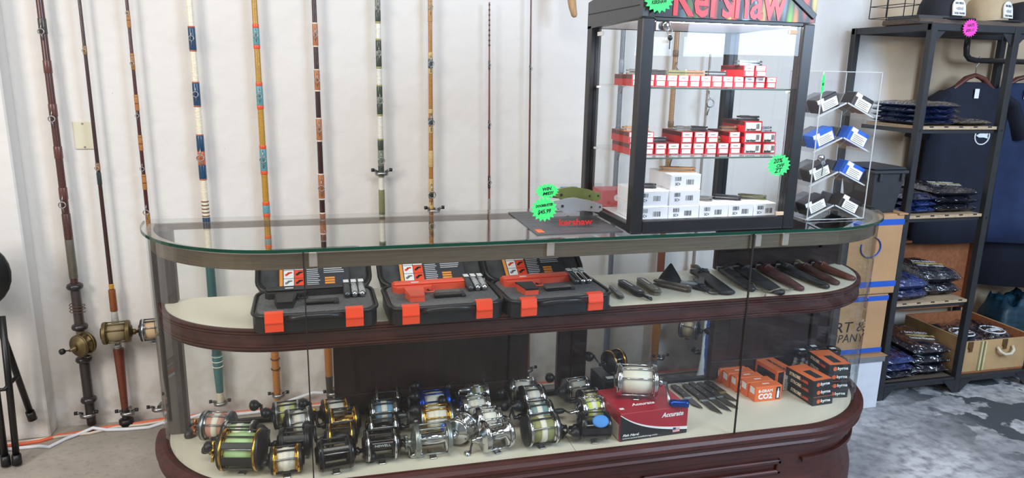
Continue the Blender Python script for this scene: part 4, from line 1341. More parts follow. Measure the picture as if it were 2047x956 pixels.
def star(label, c, rx, rz_, lines, m_, n=17, rot=0.0, tilt=0.0):
    K = thing('star_price_card', label, 'price card', c, rot, 'star shaped price cards')
    pts = []
    for i in range(2 * n):
        a = PI * i / n
        k = 1.0 if i % 2 == 0 else .78
        pts.append((rx * k * math.cos(a), rz_ * k * math.sin(a)))
    MB().prism(pts, -.0006, .0006, FRONT).obj('card', m_, K)
    for s_, dx, dz, sz, wd in lines:
        text(s_, sz, black_ink, K, TR((dx, -.0008, dz), ry=-.12) @ FRONT, wid=wd, shear=.25, bold=.0005, ext=.0002, name='handwriting')


star('neon green star card pinned low on the display case door', (1.43, 2.044, 1.316), .044, .038, [('20%', -.006, .014, .02, .036), ('OFF', .004, -.002, .016, .03), ('ZT', -.002, -.018, .02, .03)], neon)
star('neon green star card at the top left of the display case sign', (.968, 2.043, 1.812), .048, .040, [('KERSHAW', .0, -.008, .014, .05)], neon)
star('lower neon green star card in front of the demonstration knives', (.655, 2.11, 1.179), .044, .040, [('DOORBUSTER', .0, .012, .011, .056), ('$45.99', .0, -.008, .018, .044)], neon)
star('upper neon green star card beside the demonstration knives', (.668, 2.125, 1.234), .040, .024, [('WIN', -.002, .006, .014, .03), ('ME!!', .002, -.008, .013, .036)], neon)
star('narrow neon green card on the left side of the acrylic tower', (1.617, 2.118, 1.575), .010, .037, [('$15', 0, 0, .012, .012)], neon, 9, .4)
star('neon pink star card on the rack top rail', (2.868, 2.783, 1.829), .044, .041, [('HATS', .0, .012, .018, .04), ('$20.11', .0, -.010, .016, .046)], pink, 20)

# ---------------------------------------------------------------- counter mat and demonstration knives
K = thing('counter_mat', 'dark grey gridded counter mat with red lettering, left of the display case', 'mat', (.628, 2.085, 1.1005))
MB().prism([(0, 0), (.287, 0), (.290, .37), (0, .37)], 0, .003).obj('mat_sheet', M('slate_mat', (70, 70, 73), .45, var=.06), K)
gl = MB()
for i in range(7):
    gl.box(.02 + i * .04, .0208 + i * .04, .02, .35, .003, .0034)
for i in range(9):
    gl.box(.02, .27, .02 + i * .04, .0206 + i * .04, .003, .0034)
gl.obj('grid_lines', M('grid_print', (104, 104, 108), .6), K)
MB().box(.012, .034, .03, .075, .0030, .0036).obj('orange_tab', orange_ink, K)
K = thing('knife_stand', 'clear acrylic knife stand with red lettering on the mat', 'stand', (.70, 2.17, 1.104))
MB().box(0, .165, 0, .003, 0, .035).box(0, .165, .003, .07, .034, .037).box(0, .165, .067, .07, 0, .034).obj('stand_body', acrylic, K)
MB().box(0, .205, .09, .092, 0, .13).obj('rear_panel', acrylic, K)
text('kershaw', .03, red_ink, K, TR((.082, -.0006, .017)) @ FRONT, wid=.115, bold=.0008)
MB().box(.055, .115, .0885, .0898, .105, .12).obj('blue_logo_print', M('blue_print', (90, 150, 206), .5), K)


def demo(label, x, y, z, m_, flip=0.0):
    K = thing('demonstration_knife', label, 'knife', (x, y, z), 0, 'oversized demonstration knives')
    pts = [(-.085, .012), (-.03, .027), (.0, .030), (.06, .018), (.098, .004), (.100, -.012), (.088, -.020), (.03, -.013), (.002, -.017), (-.015, -.024), (-.03, -.020), (-.055, -.004), (-.085, .004)]
    MB().prism(pts, -.006, .006, TR((0, 0, 0)) @ FRONT).obj('handle', m_, K)
    MB().prism([(-.125, .006), (-.08, .018), (-.02, .022), (-.02, -.012), (-.07, -.006)], -.002, .002, FRONT).obj('blade', greyh, K)
    for q, s_ in ((-.04, .0045), (.06, .003), (.09, .003)):
        MB().cyl((q, -.008, .004 if q < 0 else -.002), (q, -.005, .004 if q < 0 else -.002), s_, n=10).obj('screw', black_ink, K)
    MB().tube([(-.01, .009, .0), (.0, .012, -.01), (.07, .012, -.012)], .003, 6).obj('pocket_clip', black_ink, K)


demo('large olive demonstration knife held at the back of the stand', .79, 2.235, 1.198, M('olive_anodised', (104, 112, 62), .4, .2))
demo('large grey demonstration knife in front of the olive one', .782, 2.195, 1.168, M('grey_anodised', (150, 150, 152), .4, .3))

# ---------------------------------------------------------------- acrylic tower
TX0, TX1, TY0, TY1, TZ0, TZ1 = 1.64, 1.875, 2.15, 2.33, 1.105, 1.618
K = thing('acrylic_tower', 'clear acrylic countertop tower with slanted shelves of small boxes', 'display tower', (0, 0, 0))
for nm, q in (('front_panel', None), ('side_panel', (TX0, TX0 + .004, TY0, TY1, TZ0, TZ1)), ('side_panel', (TX1 - .004, TX1, TY0, TY1, TZ0, TZ1)), ('back_panel', (TX0 + .004, TX1 - .004, TY1 - .004, TY1, TZ0, TZ1)),
              ('front_edge', (TX1 - .004, TX1 + .004, TY0 - .004, TY0 + .004, TZ0, TZ1)), ('floor_panel', (TX0 - .01, TX1 + .008, TY0 - .01, TY1, 1.1008, TZ0)), ('divider', ((TX0 + TX1) / 2 - .002, (TX0 + TX1) / 2 + .002, TY0 + .06, TY1 - .006, TZ0, TZ1 - .03))):
    if q:
        MB().box(*q).obj(nm, acrylic, K)
MB().lathe([(.10, 0), (.10, .003)], 24, TR((1.757, 2.245, 1.1008))).obj('turntable', black_gloss, K)
edge_m = M('acrylic_edge', (190, 192, 190), .2, var=.05)
ed = MB()
for x, y in ((TX0, TY0), (TX1, TY0), (TX0, TY1), (TX1, TY1)):
    ed.box(x - .0014, x + .0014, y - .0014, y + .0014, TZ0, TZ1)
for z in (TZ0, TZ1):
    ed.box(TX0, TX1, TY0 - .0014, TY0 + .0014, z - .001, z + .001).box(TX0 - .0014, TX0 + .0014, TY0, TY1, z - .001, z + .001).box(TX1 - .0014, TX1 + .0014, TY0, TY1, z - .001, z + .001)
ed.obj('polished_edges', edge_m, K)
xm = (TX0 + TX1) / 2
blue_box = M('royal_blue_box', (34, 92, 190), .4, var=.04)
blackb = M('dark_clam_box', (44, 40, 44), .35, var=.1)
names = {(0, 0): 'black', (0, 1): 'clear black', (1, 0): 'blue', (1, 1): 'blue', (2, 0): 'black', (2, 1): 'blue', (3, 0): 'black', (3, 1): 'black'}
for r_ in range(4):
    zc = 1.512 - r_ * .120
    for s in (0, 1):
        sg = 1 if s == 0 else -1
        Ts = TR(((TX0 + .058 if s == 0 else TX1 - .058), 0, zc - .024), ry=-sg * .42)
        MB().box(-.062, .062, TY0 + .012, TY1 - .008, -.002, .001, Ts).obj('slanted_shelf', acrylic, K)
        MB().box(-.062, .062, TY0 + .011, TY0 + .013, -.003, .002, Ts).obj('shelf_edge', edge_m, K)
        col = names[(r_, s)]
        B = thing('small_lure_box', '%s box at the %s of the %s tier of the acrylic tower' % (col, ('left', 'right')[s], ('top', 'second', 'third', 'lowest')[r_]), 'box', (0, 0, 0), 0, 'small boxes in the acrylic tower')
        m_ = blue_box if col == 'blue' else blackb
        MB().cbox(-.042, .042, TY0 + .020, TY0 + .075, .0015, .052, .003, T=Ts).obj('box_body', m_, B)
        MB().box(-.028, .036, TY0 + .0192, TY0 + .0202, .006, .038, Ts).obj('label', M('cream_label', (232, 228, 214), .7), B)
        MB().box(-.040, -.014, TY0 + .0188, TY0 + .0202, .036, .050, Ts).obj('price_label', white_paper, B)
        lt = MB()
        for i in range(4):
            lt.box(-.022, .028 - .006 * (i % 2), TY0 + .0186, TY0 + .0194, .011 + i * .006, .0122 + i * .006, Ts)
        lt.obj('text_lines', black_ink, B)
        B2 = thing('small_lure_box', 'smoky box behind the %s box, %s of the %s tier of the acrylic tower' % (col, ('left', 'right')[s], ('top', 'second', 'third', 'lowest')[r_]), 'box', (0, 0, 0), 0, 'small boxes in the acrylic tower')
        MB().cbox(-.040, .040, TY0 + .085, TY0 + .140, .0015, .045, .003, T=Ts).obj('box_body', M('smoky_plastic', (96, 98, 104), .25), B2)
K = thing('tower_lock', 'small chrome cam lock with key on the acrylic tower', 'lock', (1.662, 2.146, 1.325))
MB().lathe([(.012, 0), (.012, .010), (.009, .013), (0, .013)], 14, TR((0, 0, 0)) @ FRONT).obj('lock_barrel', chrome, K)
MB().cbox(-.001, .002, -.02, -.016, -.06, -.012, .0006).lathe([(.008, 0), (.008, .002)], 12, TR((0, -.018, -.014)) @ FRONT).obj('key', steel, K)

# ---------------------------------------------------------------- cartons on the floor at the counter's right end
kraft = M('kraft_cardboard', (182, 140, 98), .8, var=.10, scale=7)
tape_b = M('blue_packing_tape', (34, 88, 186), .45, var=.08)
K = thing('white_carton', 'tall white carton on the floor between counter and rack', 'carton', (2.40, 2.73, 0), 0)
MB().cbox(0, .21, 0, .30, 0, .275, .004).obj('carton_body', M('grey_white_card', (212, 214, 220), .6, var=.05), K)
MB().box(-.004, .214, -.006, .0, .250, .275).obj('grey_tape', M('grey_tape', (120, 122, 126), .5), K)
MB().box(0, .23, 0, .30, .275, .278).obj('top_flap', kraft, K)
K = thing('cardboard_box', 'lower brown cardboard box with black lettering and blue tape', 'cardboard box', (2.26, 2.76, .280))
MB().cbox(0, .355, 0, .34, 0, .305, .004).obj('box_body', kraft, K)
for z in (.018, .285):
    MB().box(-.001, .356, -.0012, 0, z - .012, z + .012).obj('blue_tape', tape_b, K)
text('PORT &', .075, black_ink, K, TR((.10, -.001, .145)) @ FRONT, wid=.28, shear=.1)
text('COMPANY', .06, black_ink, K, TR((.10, -.001, .088)) @ FRONT, wid=.28, shear=.1)
K = thing('cardboard_box', 'upper brown cardboard box with blue tape and blue swirl mark', 'cardboard box', (2.26, 2.75, .590))
MB().cbox(0, .372, 0, .35, 0, .39, .004).obj('box_body', kraft, K)
for z in (.05, .352):
    MB().box(-.001, .373, -.0012, 0, z - .014, z + .014).obj('blue_tape', tape_b, K)
MB().tube([(.20 + .055 * math.cos(t), -.002, .235 + .05 * math.sin(t)) for t in [PI * (.9 + 1.5 * j / 14) for j in range(15)]], .008, 6, flat=.2).obj('swirl_print', tape_b, K)
MB().box(.33, .38, -.01, .35, .388, .394).obj('top_flap', kraft, K)

# ---------------------------------------------------------------- storage rack
P1, P2, P3, RF, RBk, RH = 2.682, 3.155, 3.63, 2.805, 3.30, 1.846
rk = thing('storage_rack', 'tall black angle steel storage rack with chipboard shelves', 'rack', (0, 0, 0))
ps = .034
for x in (P1, P2, P3):
    for y in (RF, RBk):
        po = MB().cbox(x - ps / 2, x + ps / 2, y - ps / 2, y + ps / 2, 0, RH, .003).obj('post', black_metal, rk)
        for s in (-1, 1):
            if (x == P1 and s < 0) or (x == P3 and s > 0):
                continue
            MB().prism([(0, 0), (.075, 0), (0, -.075)], -.002, .002, Matrix.Translation((x + s * ps / 2, y - ps / 2 + .003, .072)) @ Matrix.Scale(s, 4, (1, 0, 0)) @ FRONT).obj('foot_gusset', black_metal, po)
for y in (RF, RBk):
    MB().cbox(P1 - ps / 2, P3 + ps / 2, y - .012, y + .012, RH - .032, RH, .002).obj('top_rail', black_metal, rk)
for x in (P1, P2, P3):
    MB().cbox(x - .012, x + .012, RF, RBk, RH - .032, RH, .002).obj('top_rail', black_metal, rk)
for x, s in ((P1, 1), (P2, -1), (P2, 1)):
    MB().prism([(0, 0), (.06, 0), (0, -.06)], -.002, .002, Matrix.Translation((x + s * ps / 2, RF, RH - .03)) @ Matrix.Scale(s, 4, (1, 0, 0)) @ FRONT).obj('corner_gusset', black_metal, rk)
chip = M('chipboard', (176, 152, 122), .8, var=.14, scale=60)
for z in (1.383, .956, .512):
    MB().box(P1 + .02, P2 - .02, RF - .006, 3.165, z - .014, z).obj('shelf_board', chip, rk)
    MB().cbox(P1 + .017, P2 - .017, RF + .006, RF + .014, z - .034, z - .0145, .001).obj('shelf_rail', black_metal, rk)
    for x in (P1, P2):
        MB().cbox(x - .009, x + .009, RF + .02, 3.165, z - .034, z - .0145, .001).obj('shelf_rail', black_metal, rk)
    for i in range(5):
        MB().box(P1 + .06 + i * .085, P1 + .082 + i * .085, RF - .0075, RF - .005, z - .005, z + .0005).obj('board_notch', black_metal, rk)
for a, b_ in ((P1, P2), (P2, P3)):
    MB().cbox(a + .017, b_ - .017, RF - .012, RF + .012, .056, .086, .002).obj('bottom_rail', black_metal, rk)
    MB().box(a + .018, b_ - .018, RF + .014, RBk - .014, .070, .084).obj('shelf_board', M('dark_chipboard', (92, 80, 68), .8), rk)
for x in (P1, P2, P3):
    MB().cbox(x - .01, x + .01, RF + .018, RBk - .018, .056, .086, .002).obj('bottom_rail', black_metal, rk)
for z in (1.383, .956):
    for x in (P1, P2):
        for dz in (-.018,):
            MB().cyl((x, RF - .019, z + dz), (x, RF - .016, z + dz), .006, n=8).obj('bolt', black_plastic, rk)

# folded shirts in plastic bags


def cloth(name, c, sheen=.7):
    return M(name, c, .34, var=.30, scale=14, bump=.75, bscale=22, coat=sheen)


navy = cloth('bagged_navy_cloth', (34, 48, 92))
navy_d = cloth('bagged_dark_navy_cloth', (22, 26, 40))
navy_b = cloth('bagged_blue_cloth', (44, 66, 126))


def pillow(w_, d_, h, seed, n=16):
    mb = MB()
    vs_, fs = [], []
    for side in (0, 1):
        for j in range(n + 1):
            for i in range(n + 1):
                u, v_ = i / n * 2 - 1, j / n * 2 - 1
                k = max(0, (1 - abs(u) ** 5)) ** .5 * max(0, (1 - abs(v_) ** 5)) ** .5
                nz_ = noise.noise(Vector((u * 2.2 + seed, v_ * 2.2, seed * 1.7))) * .38 + noise.noise(Vector((u * 6 + seed, v_ * 6, seed))) * .26
                edge = 1 + .03 * noise.noise(Vector((u * 3, v_ * 3, seed + 9)))
                z = h * (.5 + (.5 * k * (1 + nz_) if side else -.5 * k))
                vs_.append((u * w_ / 2 * edge, v_ * d_ / 2 * edge, z))
        o_ = side * (n + 1) ** 2
        for j in range(n):
            for i in range(n):
                a = o_ + j * (n + 1) + i
                fs.append((a, a + 1, a + n + 2, a + n + 1))
    return mb.add(vs_, fs, True)


bag = glass('thin_plastic_bag', (.97, .975, .985), 3.2, .14, 1.5)
_n, _l = bag.node_tree.nodes, bag.node_tree.links
_z = _n.new('ShaderNodeTexNoise')
_z.inputs['Scale'].default_value = 16
_z.inputs['Detail'].default_value = 3
_z.inputs['Distortion'].default_value = 1.6
_c = _n.new('ShaderNodeTexCoord')
_l.new(_c.outputs['Object'], _z.inputs['Vector'])
_b = _n.new('ShaderNodeBump')
_b.inputs['Strength'].default_value = 1.0
_b.inputs['Distance'].default_value = .03
_l.new(_z.outputs[0], _b.inputs['Height'])
for _q in _n:
    if _q.type in ('BSDF_GLOSSY', 'FRESNEL'):
        _l.new(_b.outputs[0], _q.inputs['Normal'])
shirt_ink = M('shirt_print', (222, 226, 226), .6, var=.08)
shirt_gold = M('shirt_print_gold', (190, 176, 120), .6)


def shirt(label, x, y, z, w_, d_, h, m_, rz=0.0, logo=False, seed=None):
    K = thing('folded_shirt', label, 'shirt', (x, y, z), rz, 'bagged folded shirts on the rack')
    sd = seed or random.uniform(0, 50)
    pillow(w_, d_, h, sd).obj('shirt_body', m_, K)
    pillow(w_ * 1.04, d_ * 1.04, h * 1.06, sd + 3).obj('plastic_bag', bag, K)
    if logo:
        T_ = TR((w_ * .08, -d_ * .10, h * 1.12), rz=-.35)
        text('SAN DIEGO', .035, shirt_ink, K, T_ @ TR((0, .045, 0)), wid=w_ * .5, bold=.001)
        MB().prism([(-.07, 0), (-.03, .016), (.03, .018), (.055, .004), (.075, .016), (.075, -.014), (.055, -.002), (.02, -.016), (-.04, -.014)], 0, .001, T_).obj('fish_print', shirt_gold, K)
        text('TACKLE TRADERS', .03, shirt_ink, K, T_ @ TR((0, -.042, 0)), wid=w_ * .55, bold=.001)
    return z + h * .86


z = 1.384
for i in range(4):
    z = shirt('%s navy bagged shirt from the bottom of the top shelf pile' % ORD[i], 2.815 + .004 * (i % 2), 2.985, z, .235, .33, .030, navy, .02 * (i % 2))
shirt('flat single dark shirt at the right of the top shelf', 3.035, 2.965, 1.384, .185, .30, .028, navy_d)
z = .957
for i in range(3):
    z = shirt('%s blue bagged shirt from the bottom of the second shelf pile' % ORD[i], 2.79, 2.985, z, .20, .32, .034, navy_b if i < 2 else navy, .03 * i)
z = .957
for i in range(3):
    z = shirt('%s black bagged shirt from the bottom, right of the second shelf' % ORD[i], 3.015, 2.99, z, .245, .33, .045, navy_d, -.05 * i, logo=(i == 2))
z = .513
for i in range(2):
    z = shirt('%s shiny blue shirt of the third shelf pile' % ('lower', 'upper')[i], 2.795, 2.965, z, .21, .31, .062, navy_b if i else navy, .05)
z = .513
for i in range(2):
    z = shirt('%s black printed shirt at the right of the third shelf' % ('lower', 'upper')[i], 3.02, 3.02, z, .24, .34, .072, navy_d, -.06, logo=(i == 1))
z = .0845
for i in range(3):
    z = shirt('%s shiny blue shirt of the bottom shelf pile' % ('lowest', 'middle', 'topmost')[i], 2.80, 2.97, z, .21, .30, .045, (navy_d, navy, navy_b)[i], .04)
z = .0845
for i in range(3):
    z = shirt('%s black printed shirt at the right of the bottom shelf' % ('lowest', 'middle', 'topmost')[i], 3.025, 3.0, z, .225, .34, .062, navy_d, -.05, logo=(i == 2))

# open suitcase with shirts
tanl = M('tan_leatherette', (182, 148, 104), .6, var=.14, scale=9)
lining = M('rust_lining', (150, 92, 56), .85, var=.18, scale=50)
SX0, SX1, SY0, SY1, SZ0, SZ1 = 3.18, 3.615, 2.822, 3.215, .0865, .285
K = thing('suitcase', 'open vintage tan suitcase with rust coloured lining on the rack', 'suitcase', (0, 0, 0))
q = .010
MB().box(SX0, SX1, SY0, SY1, SZ0, SZ0 + .008).obj('tray_floor', lining, K)
fw = MB().cbox(SX0, SX1, SY0, SY0 + q, SZ0 + .008, SZ1 - .02, .002).obj('front_wall', tanl, K)
MB().box(SX0 + q, SX1 - q, SY1 - q, SY1, SZ0 + .008, SZ1).obj('rear_wall', lining, K)
for x in (SX0, SX1 - q):
    MB().cbox(x, x + q, SY0 + q, SY1, SZ0 + .008, SZ1, .002).obj('side_wall', tanl, K)
    MB().box(x + (q if x == SX0 else -.001), x + (q + .001 if x == SX0 else 0), SY0 + q, SY1 - q, SZ0 + .008, SZ1 - .003).obj('side_lining', lining, K)
for i, c in enumerate(((120, 116, 70), (200, 190, 150), (104, 104, 66), (196, 186, 140))):
    MB().box(3.30 + i * .012, 3.309 + i * .012, SY0 - .0012, SY0, SZ0 + .010, SZ1 - .024).obj('woven_stripe', M('stripe_%d' % i, c, .7), fw)
brs = M('old_brass', (112, 84, 56), .5, .6, var=.2)
for x in (3.235, 3.46):
    MB().cbox(x - .016, x + .016, SY0 - .006, SY0, .225, .265, .002).cbox(x - .010, x + .010, SY0 - .010, SY0 - .005, .21, .235, .002).obj('clasp', brs, fw)
MB().tube([(3.41, SY0 - .006, .225), (3.415, SY0 - .022, .205), (3.44, SY0 - .03, .190), (3.48, SY0 - .03, .190), (3.505, SY0 - .022, .205), (3.51, SY0 - .006, .225)], .008, 8).obj('handle', M('clear_plastic_handle', (206, 196, 172), .3), fw)
Tl = TR((0, SY1 + .002, SZ1 + .002), rx=math.radians(0))
ld = MB().box(SX0 - .32, SX1, .055, .062, .0, .42, Tl).obj('lid_panel', lining, K)
lw = MB()
lw.box(SX0 - .33, SX1 + .008, .0, .064, .42, .432, Tl).box(SX0 - .332, SX0 - .32, .0, .064, .0, .42, Tl).box(SX1, SX1 + .010, .0, .064, .0, .42, Tl)
lw.obj('lid_rim', M('rust_rim', (128, 74, 44), .7), K)
for i in range(2):
    Q = shirt('%s black shirt with round white emblem inside the suitcase' % ('left', 'right')[i], 3.295 + i * .205, 3.0, SZ0 + .009, .20, .33, .16, navy_d, 0)
    Q = [o for o in C.objects if o.get('label', '').startswith(('left', 'right')[i] + ' black shirt with round')][0]
    MB().tube([(.06 * math.cos(t), -.06 + .06 * math.sin(t), .175) for t in [2 * PI * j / 24 for j in range(24)]], .004, 5, closed=True).obj('emblem_ring', shirt_ink, Q)
    MB().prism([(-.045, -.06), (-.01, -.042), (.03, -.048), (.05, -.036), (.045, -.062), (.05, -.084), (.02, -.074), (-.02, -.08)], .174, .177).obj('emblem_fish', shirt_ink, Q)

# hanging shirts behind the rack
pipe = thing('clothes_rail', 'black bent tube clothes rail behind the rack', 'clothes rail', (0, 0, 0))
MB().tube([(3.315, 3.22, 1.82), (3.315, 3.22, 1.765), (3.322, 3.22, 1.728), (3.345, 3.22, 1.708), (3.385, 3.22, 1.701), (4.3, 3.22, 1.701)], .015, 10).obj('tube', M('black_tube', (34, 34, 36), .35), pipe)
MB().cyl((4.28, 3.22, 0), (4.28, 3.22, 1.70), .015).obj('upright', M('black_tube', (34, 34, 36), .35), pipe)
jersey = M('navy_jersey', (22, 26, 42), .85, var=.2, scale=10, bump=.4, bscale=9)
jersey2 = M('blue_jersey', (32, 48, 84), .85, var=.2, scale=10, bump=.4, bscale=9)
wood_h = M('red_brown_hanger', (98, 52, 42), .4, var=.15)


def tshirt(label, x, y, rz, m_, ztop=1.60, long=1.0, logo=False):
    K = thing('hanging_shirt', label, 'shirt', (x, y, ztop), rz, 'shirts hanging on the clothes rail')
    mb = MB()
    n = 28
    lev = [(.0, .062), (-.012, .10), (-.05, .185), (-.10, .24), (-.15, .25), (-.25, .25), (-.40, .245), (-.6, .245), (-.75, .25), (-long, .255)]
    rows = []
    for zz_, hw in lev:
        th = .035 + .05 * min(1, -zz_ / .3)
        r = []
        for k in range(n):
            a = 2 * PI * k / n
            wr = 1 + .10 * math.sin(5 * a + zz_ * 9 + x * 7) * min(1, -zz_ / .2)
            r.append((hw * math.copysign(abs(math.cos(a)) ** .8, math.cos(a)), th * .5 * math.sin(a) * wr, zz_))
        rows.append(r)
    vs_ = [p for r in rows for p in r]
    fs = [(i * n + k, i * n + (k + 1) % n, (i + 1) * n + (k + 1) % n, (i + 1) * n + k) for i in range(len(rows) - 1) for k in range(n)]
    fs += [tuple(range(n))[::-1], tuple((len(rows) - 1) * n + k for k in range(n))]
    mb.add(vs_, fs, True)
    mb.obj('shirt_body', m_, K)
    for s in (-1, 1):
        MB().tube([(s * .17, 0, -.06), (s * .235, 0, -.115), (s * .275, 0, -.20), (s * .30, 0, -.30)], [.05, .075, .082, .085], 14, flat=.42).obj('sleeve', m_, K)
    hg = MB().tube([(-.17, 0, -.075), (-.12, 0, -.035), (-.05, 0, .020), (0, 0, .036), (.05, 0, .020), (.12, 0, -.035), (.17, 0, -.075)], [.010, .014, .020, .018, .020, .014, .010], 8, flat=.7).obj('hanger', wood_h, K)
    MB().tube([(0, 0, .05), (0, 0, .085), (.012, 0, .10), (.02, 0, .118), (.008, 0, .132), (-.012, 0, .125)], .0022, 6).obj('hook', steel, hg)
    MB().box(-.015, .012, -.034, -.033, -.085, -.035).obj('neck_label', white_paper, K)
    if logo:
        MB().tube([(.062 + .045 * math.cos(t), -.047, -.285 + .045 * math.sin(t)) for t in [2 * PI * j / 22 for j in range(22)]], .004, 5, closed=True).obj('emblem_ring', shirt_ink, K)
        MB().prism([(.024, -.282), (.052, -.265), (.082, -.272), (.099, -.262), (.094, -.282), (.099, -.298), (.072, -.292), (.042, -.292)], .046, .049, FRONT).obj('emblem_fish', shirt_ink, K)
    return K


tshirt('navy shirt with round white emblem on a brown hanger, nearest the rack', 3.395, 3.215, -.07, jersey, 1.588, .885, logo=True)
tshirt('second navy shirt hanging on the clothes rail', 3.715, 3.185, -.42, jersey2, 1.588, .885)
tshirt('third dark shirt on the clothes rail at the right edge', 3.90, 3.185, -.42, jersey, 1.588, 1.16)
tshirt('fourth blue shirt on the clothes rail, mostly cut off by the right edge', 4.09, 3.185, -.42, jersey2, 1.588, 1.18)
K = thing('teal_cloth', 'folded teal and black cloth low at the right edge', 'cloth', (3.90, 3.18, 0), -.1)
pillow(.30, .22, .36, 4.2).obj('cloth_body', M('teal_cloth_mat', (12, 50, 66), .5, var=.6, scale=6, stretch=(1, 1, 6)), K)

# black bin between tower and rack
K = thing('storage_bin', 'black plastic bin with lid on top of the stacked cardboard boxes', 'bin', (2.432, 2.76, .9845))
binm = M('bin_plastic', (50, 52, 56), .5, var=.06)
MB().add([(.03, .02, 0), (.155, .02, 0), (.155, .20, 0), (.03, .20, 0), (.008, 0, .185), (.178, 0, .185), (.178, .22, .185), (.008, .22, .185)],
         [(3, 2, 1, 0), (4, 5, 6, 7), (0, 1, 5, 4), (1, 2, 6, 5), (2, 3, 7, 6), (3, 0, 4, 7)]).obj('bin_body', binm, K)
MB().cbox(-.004, .190, -.010, .230, .185, .200, .004).cbox(.005, .181, -.002, .222, .200, .214, .006).obj('lid', binm, K)
for x in (.03, .15):
    MB().cbox(x, x + .014, -.012, .0, .150, .186, .003).obj('lid_clip', binm, K)

# ---------------------------------------------------------------- hats and basket on the rack top
def cap(label, x, y, z, rz, m_, brim_m):
    K = thing('cap', label, 'cap', (x, y, z), rz, 'caps on the rack top')
    mb = MB()
    n, rows = 24, []
    for t, zz_ in ((1.0, 0), (1.02, .03), (.97, .07), (.82, .105), (.5, .128), (.15, .135)):
        rows.append([(.088 * t * math.cos(2 * PI * k / n), .10 * t * math.sin(2 * PI * k / n), zz_) for k in range(n)])
    vs_ = [p for r in rows for p in r]
    fs = [(i * n + k, i * n + (k + 1) % n, (i + 1) * n + (k + 1) % n, (i + 1) * n + k) for i in range(len(rows) - 1) for k in range(n)]
    fs.append(tuple((len(rows) - 1) * n + k for k in range(n)))
    mb.add(vs_, fs, True).obj('crown', m_, K)
    b_ = MB()
    arc = [(.088 * math.sin(a), -.085 * math.cos(a) if abs(a) < 1.3 else -.03) for a in [-1.3 + 2.6 * i / 12 for i in range(13)]]
    out = [(.098 * math.sin(a), -.085 - .075 * math.cos(a) ** .8) for a in [1.3 - 2.6 * i / 12 for i in range(13)]]
    b_.prism(arc + out, .0, .006).obj('brim', brim_m, K)
    Tp = TR((0, -.1005, .045), rx=math.radians(-8)) @ FRONT
    ar = [(.042 * math.cos(t), .012 + .040 * math.sin(t)) for t in [PI * j / 14 for j in range(15)]]
    pt = MB().prism([(-.042, -.026), (.042, -.026)] + ar, -.002, .003, Tp).obj('patch', white_paper, K)
    text('SAN DIEGO', .014, black_ink, pt, Tp @ TR((0, .030, .0032)), wid=.055, bold=.0004)
    text('TACKLE TRADERS', .012, black_ink, pt, Tp @ TR((0, -.016, .0032)), wid=.070, bold=.0004)
    MB().prism([(-.026, .006), (-.005, .014), (.014, .010), (.026, .016), (.024, -.002), (.010, .0), (-.010, -.002)], .003, .0036, Tp).obj('fish_print', M('grey_print', (170, 170, 170), .6), pt)
    return K


cap_n = M('black_cap_cloth', (30, 32, 40), .8, var=.12)
bm_wood = M('driftwood_board', (92, 78, 66), .8, var=.3, scale=12, stretch=(1, 8, 8))
K = thing('display_board', 'weathered board under the caps on the rack top', 'board', (2.66, 2.86, 1.8475))
MB().cbox(0, .68, 0, .24, 0, .024, .004).obj('board', bm_wood, K)
MB().cbox(.01, .18, .02, .22, .024, .040, .002).obj('paper_stack', M('dark_magazine', (60, 58, 58), .5), K)
cap('black cap with white patch on the rack top, left of the tan cap', 2.885, 2.99, 1.872, .12, cap_n, cap_n)
cap('tan cap with white patch on the rack top', 3.17, 3.00, 1.872, .30, M('tan_cap_cloth', (182, 160, 128), .8, var=.08), M('dark_brim_cloth', (46, 46, 50), .8))
cap('dark cap at the far right of the rack top', 3.40, 3.0, 1.8475, .3, cap_n, cap_n)
K = thing('wire_basket', 'black wire basket at the left end of the rack top', 'basket', (2.60, 2.90, 1.849))
wb = MB()
for z in (.0, .055, .11, .165):
    wb.tube([(0, 0, z + .03), (.10, 0, z + .03), (.10, .22, z + .03), (0, .22, z + .03)], .0022, 6, closed=True)
for x, y in ((0, 0), (.10, 0), (.10, .22), (0, .22), (.05, 0), (0, .11)):
    wb.tube([(x, y, .03), (x, y, .24)], .0022, 6)
wb.tube([(0, .0, .03), (-.01, 0, .012), (.085, -.09, .001)], .0022, 6).tube([(.10, .22, .03), (.10, .22, .001)], .0022, 6)
wb.obj('wire_frame', black_metal, K)
tag(MB().tube([(1.10, 3.24, 2.25), (1.075, 3.225, 2.08), (1.088, 3.21, 1.96), (1.098, 3.20, 1.88), (1.106, 3.195, 1.845), (1.108, 3.195, 1.836)], [.03, .026, .022, .018, .014, .007], 9).obj('driftwood_branch', M('pale_driftwood', (186, 150, 112), .75, var=.25, scale=10, stretch=(8, 8, 1))),
    'pale driftwood branch hanging down in front of the wall', 'branch')
MB().cyl((1.095, 3.25, 2.2), (1.095, 3.35, 2.2), .006).obj('wall_peg', steel, C.objects['driftwood_branch'])

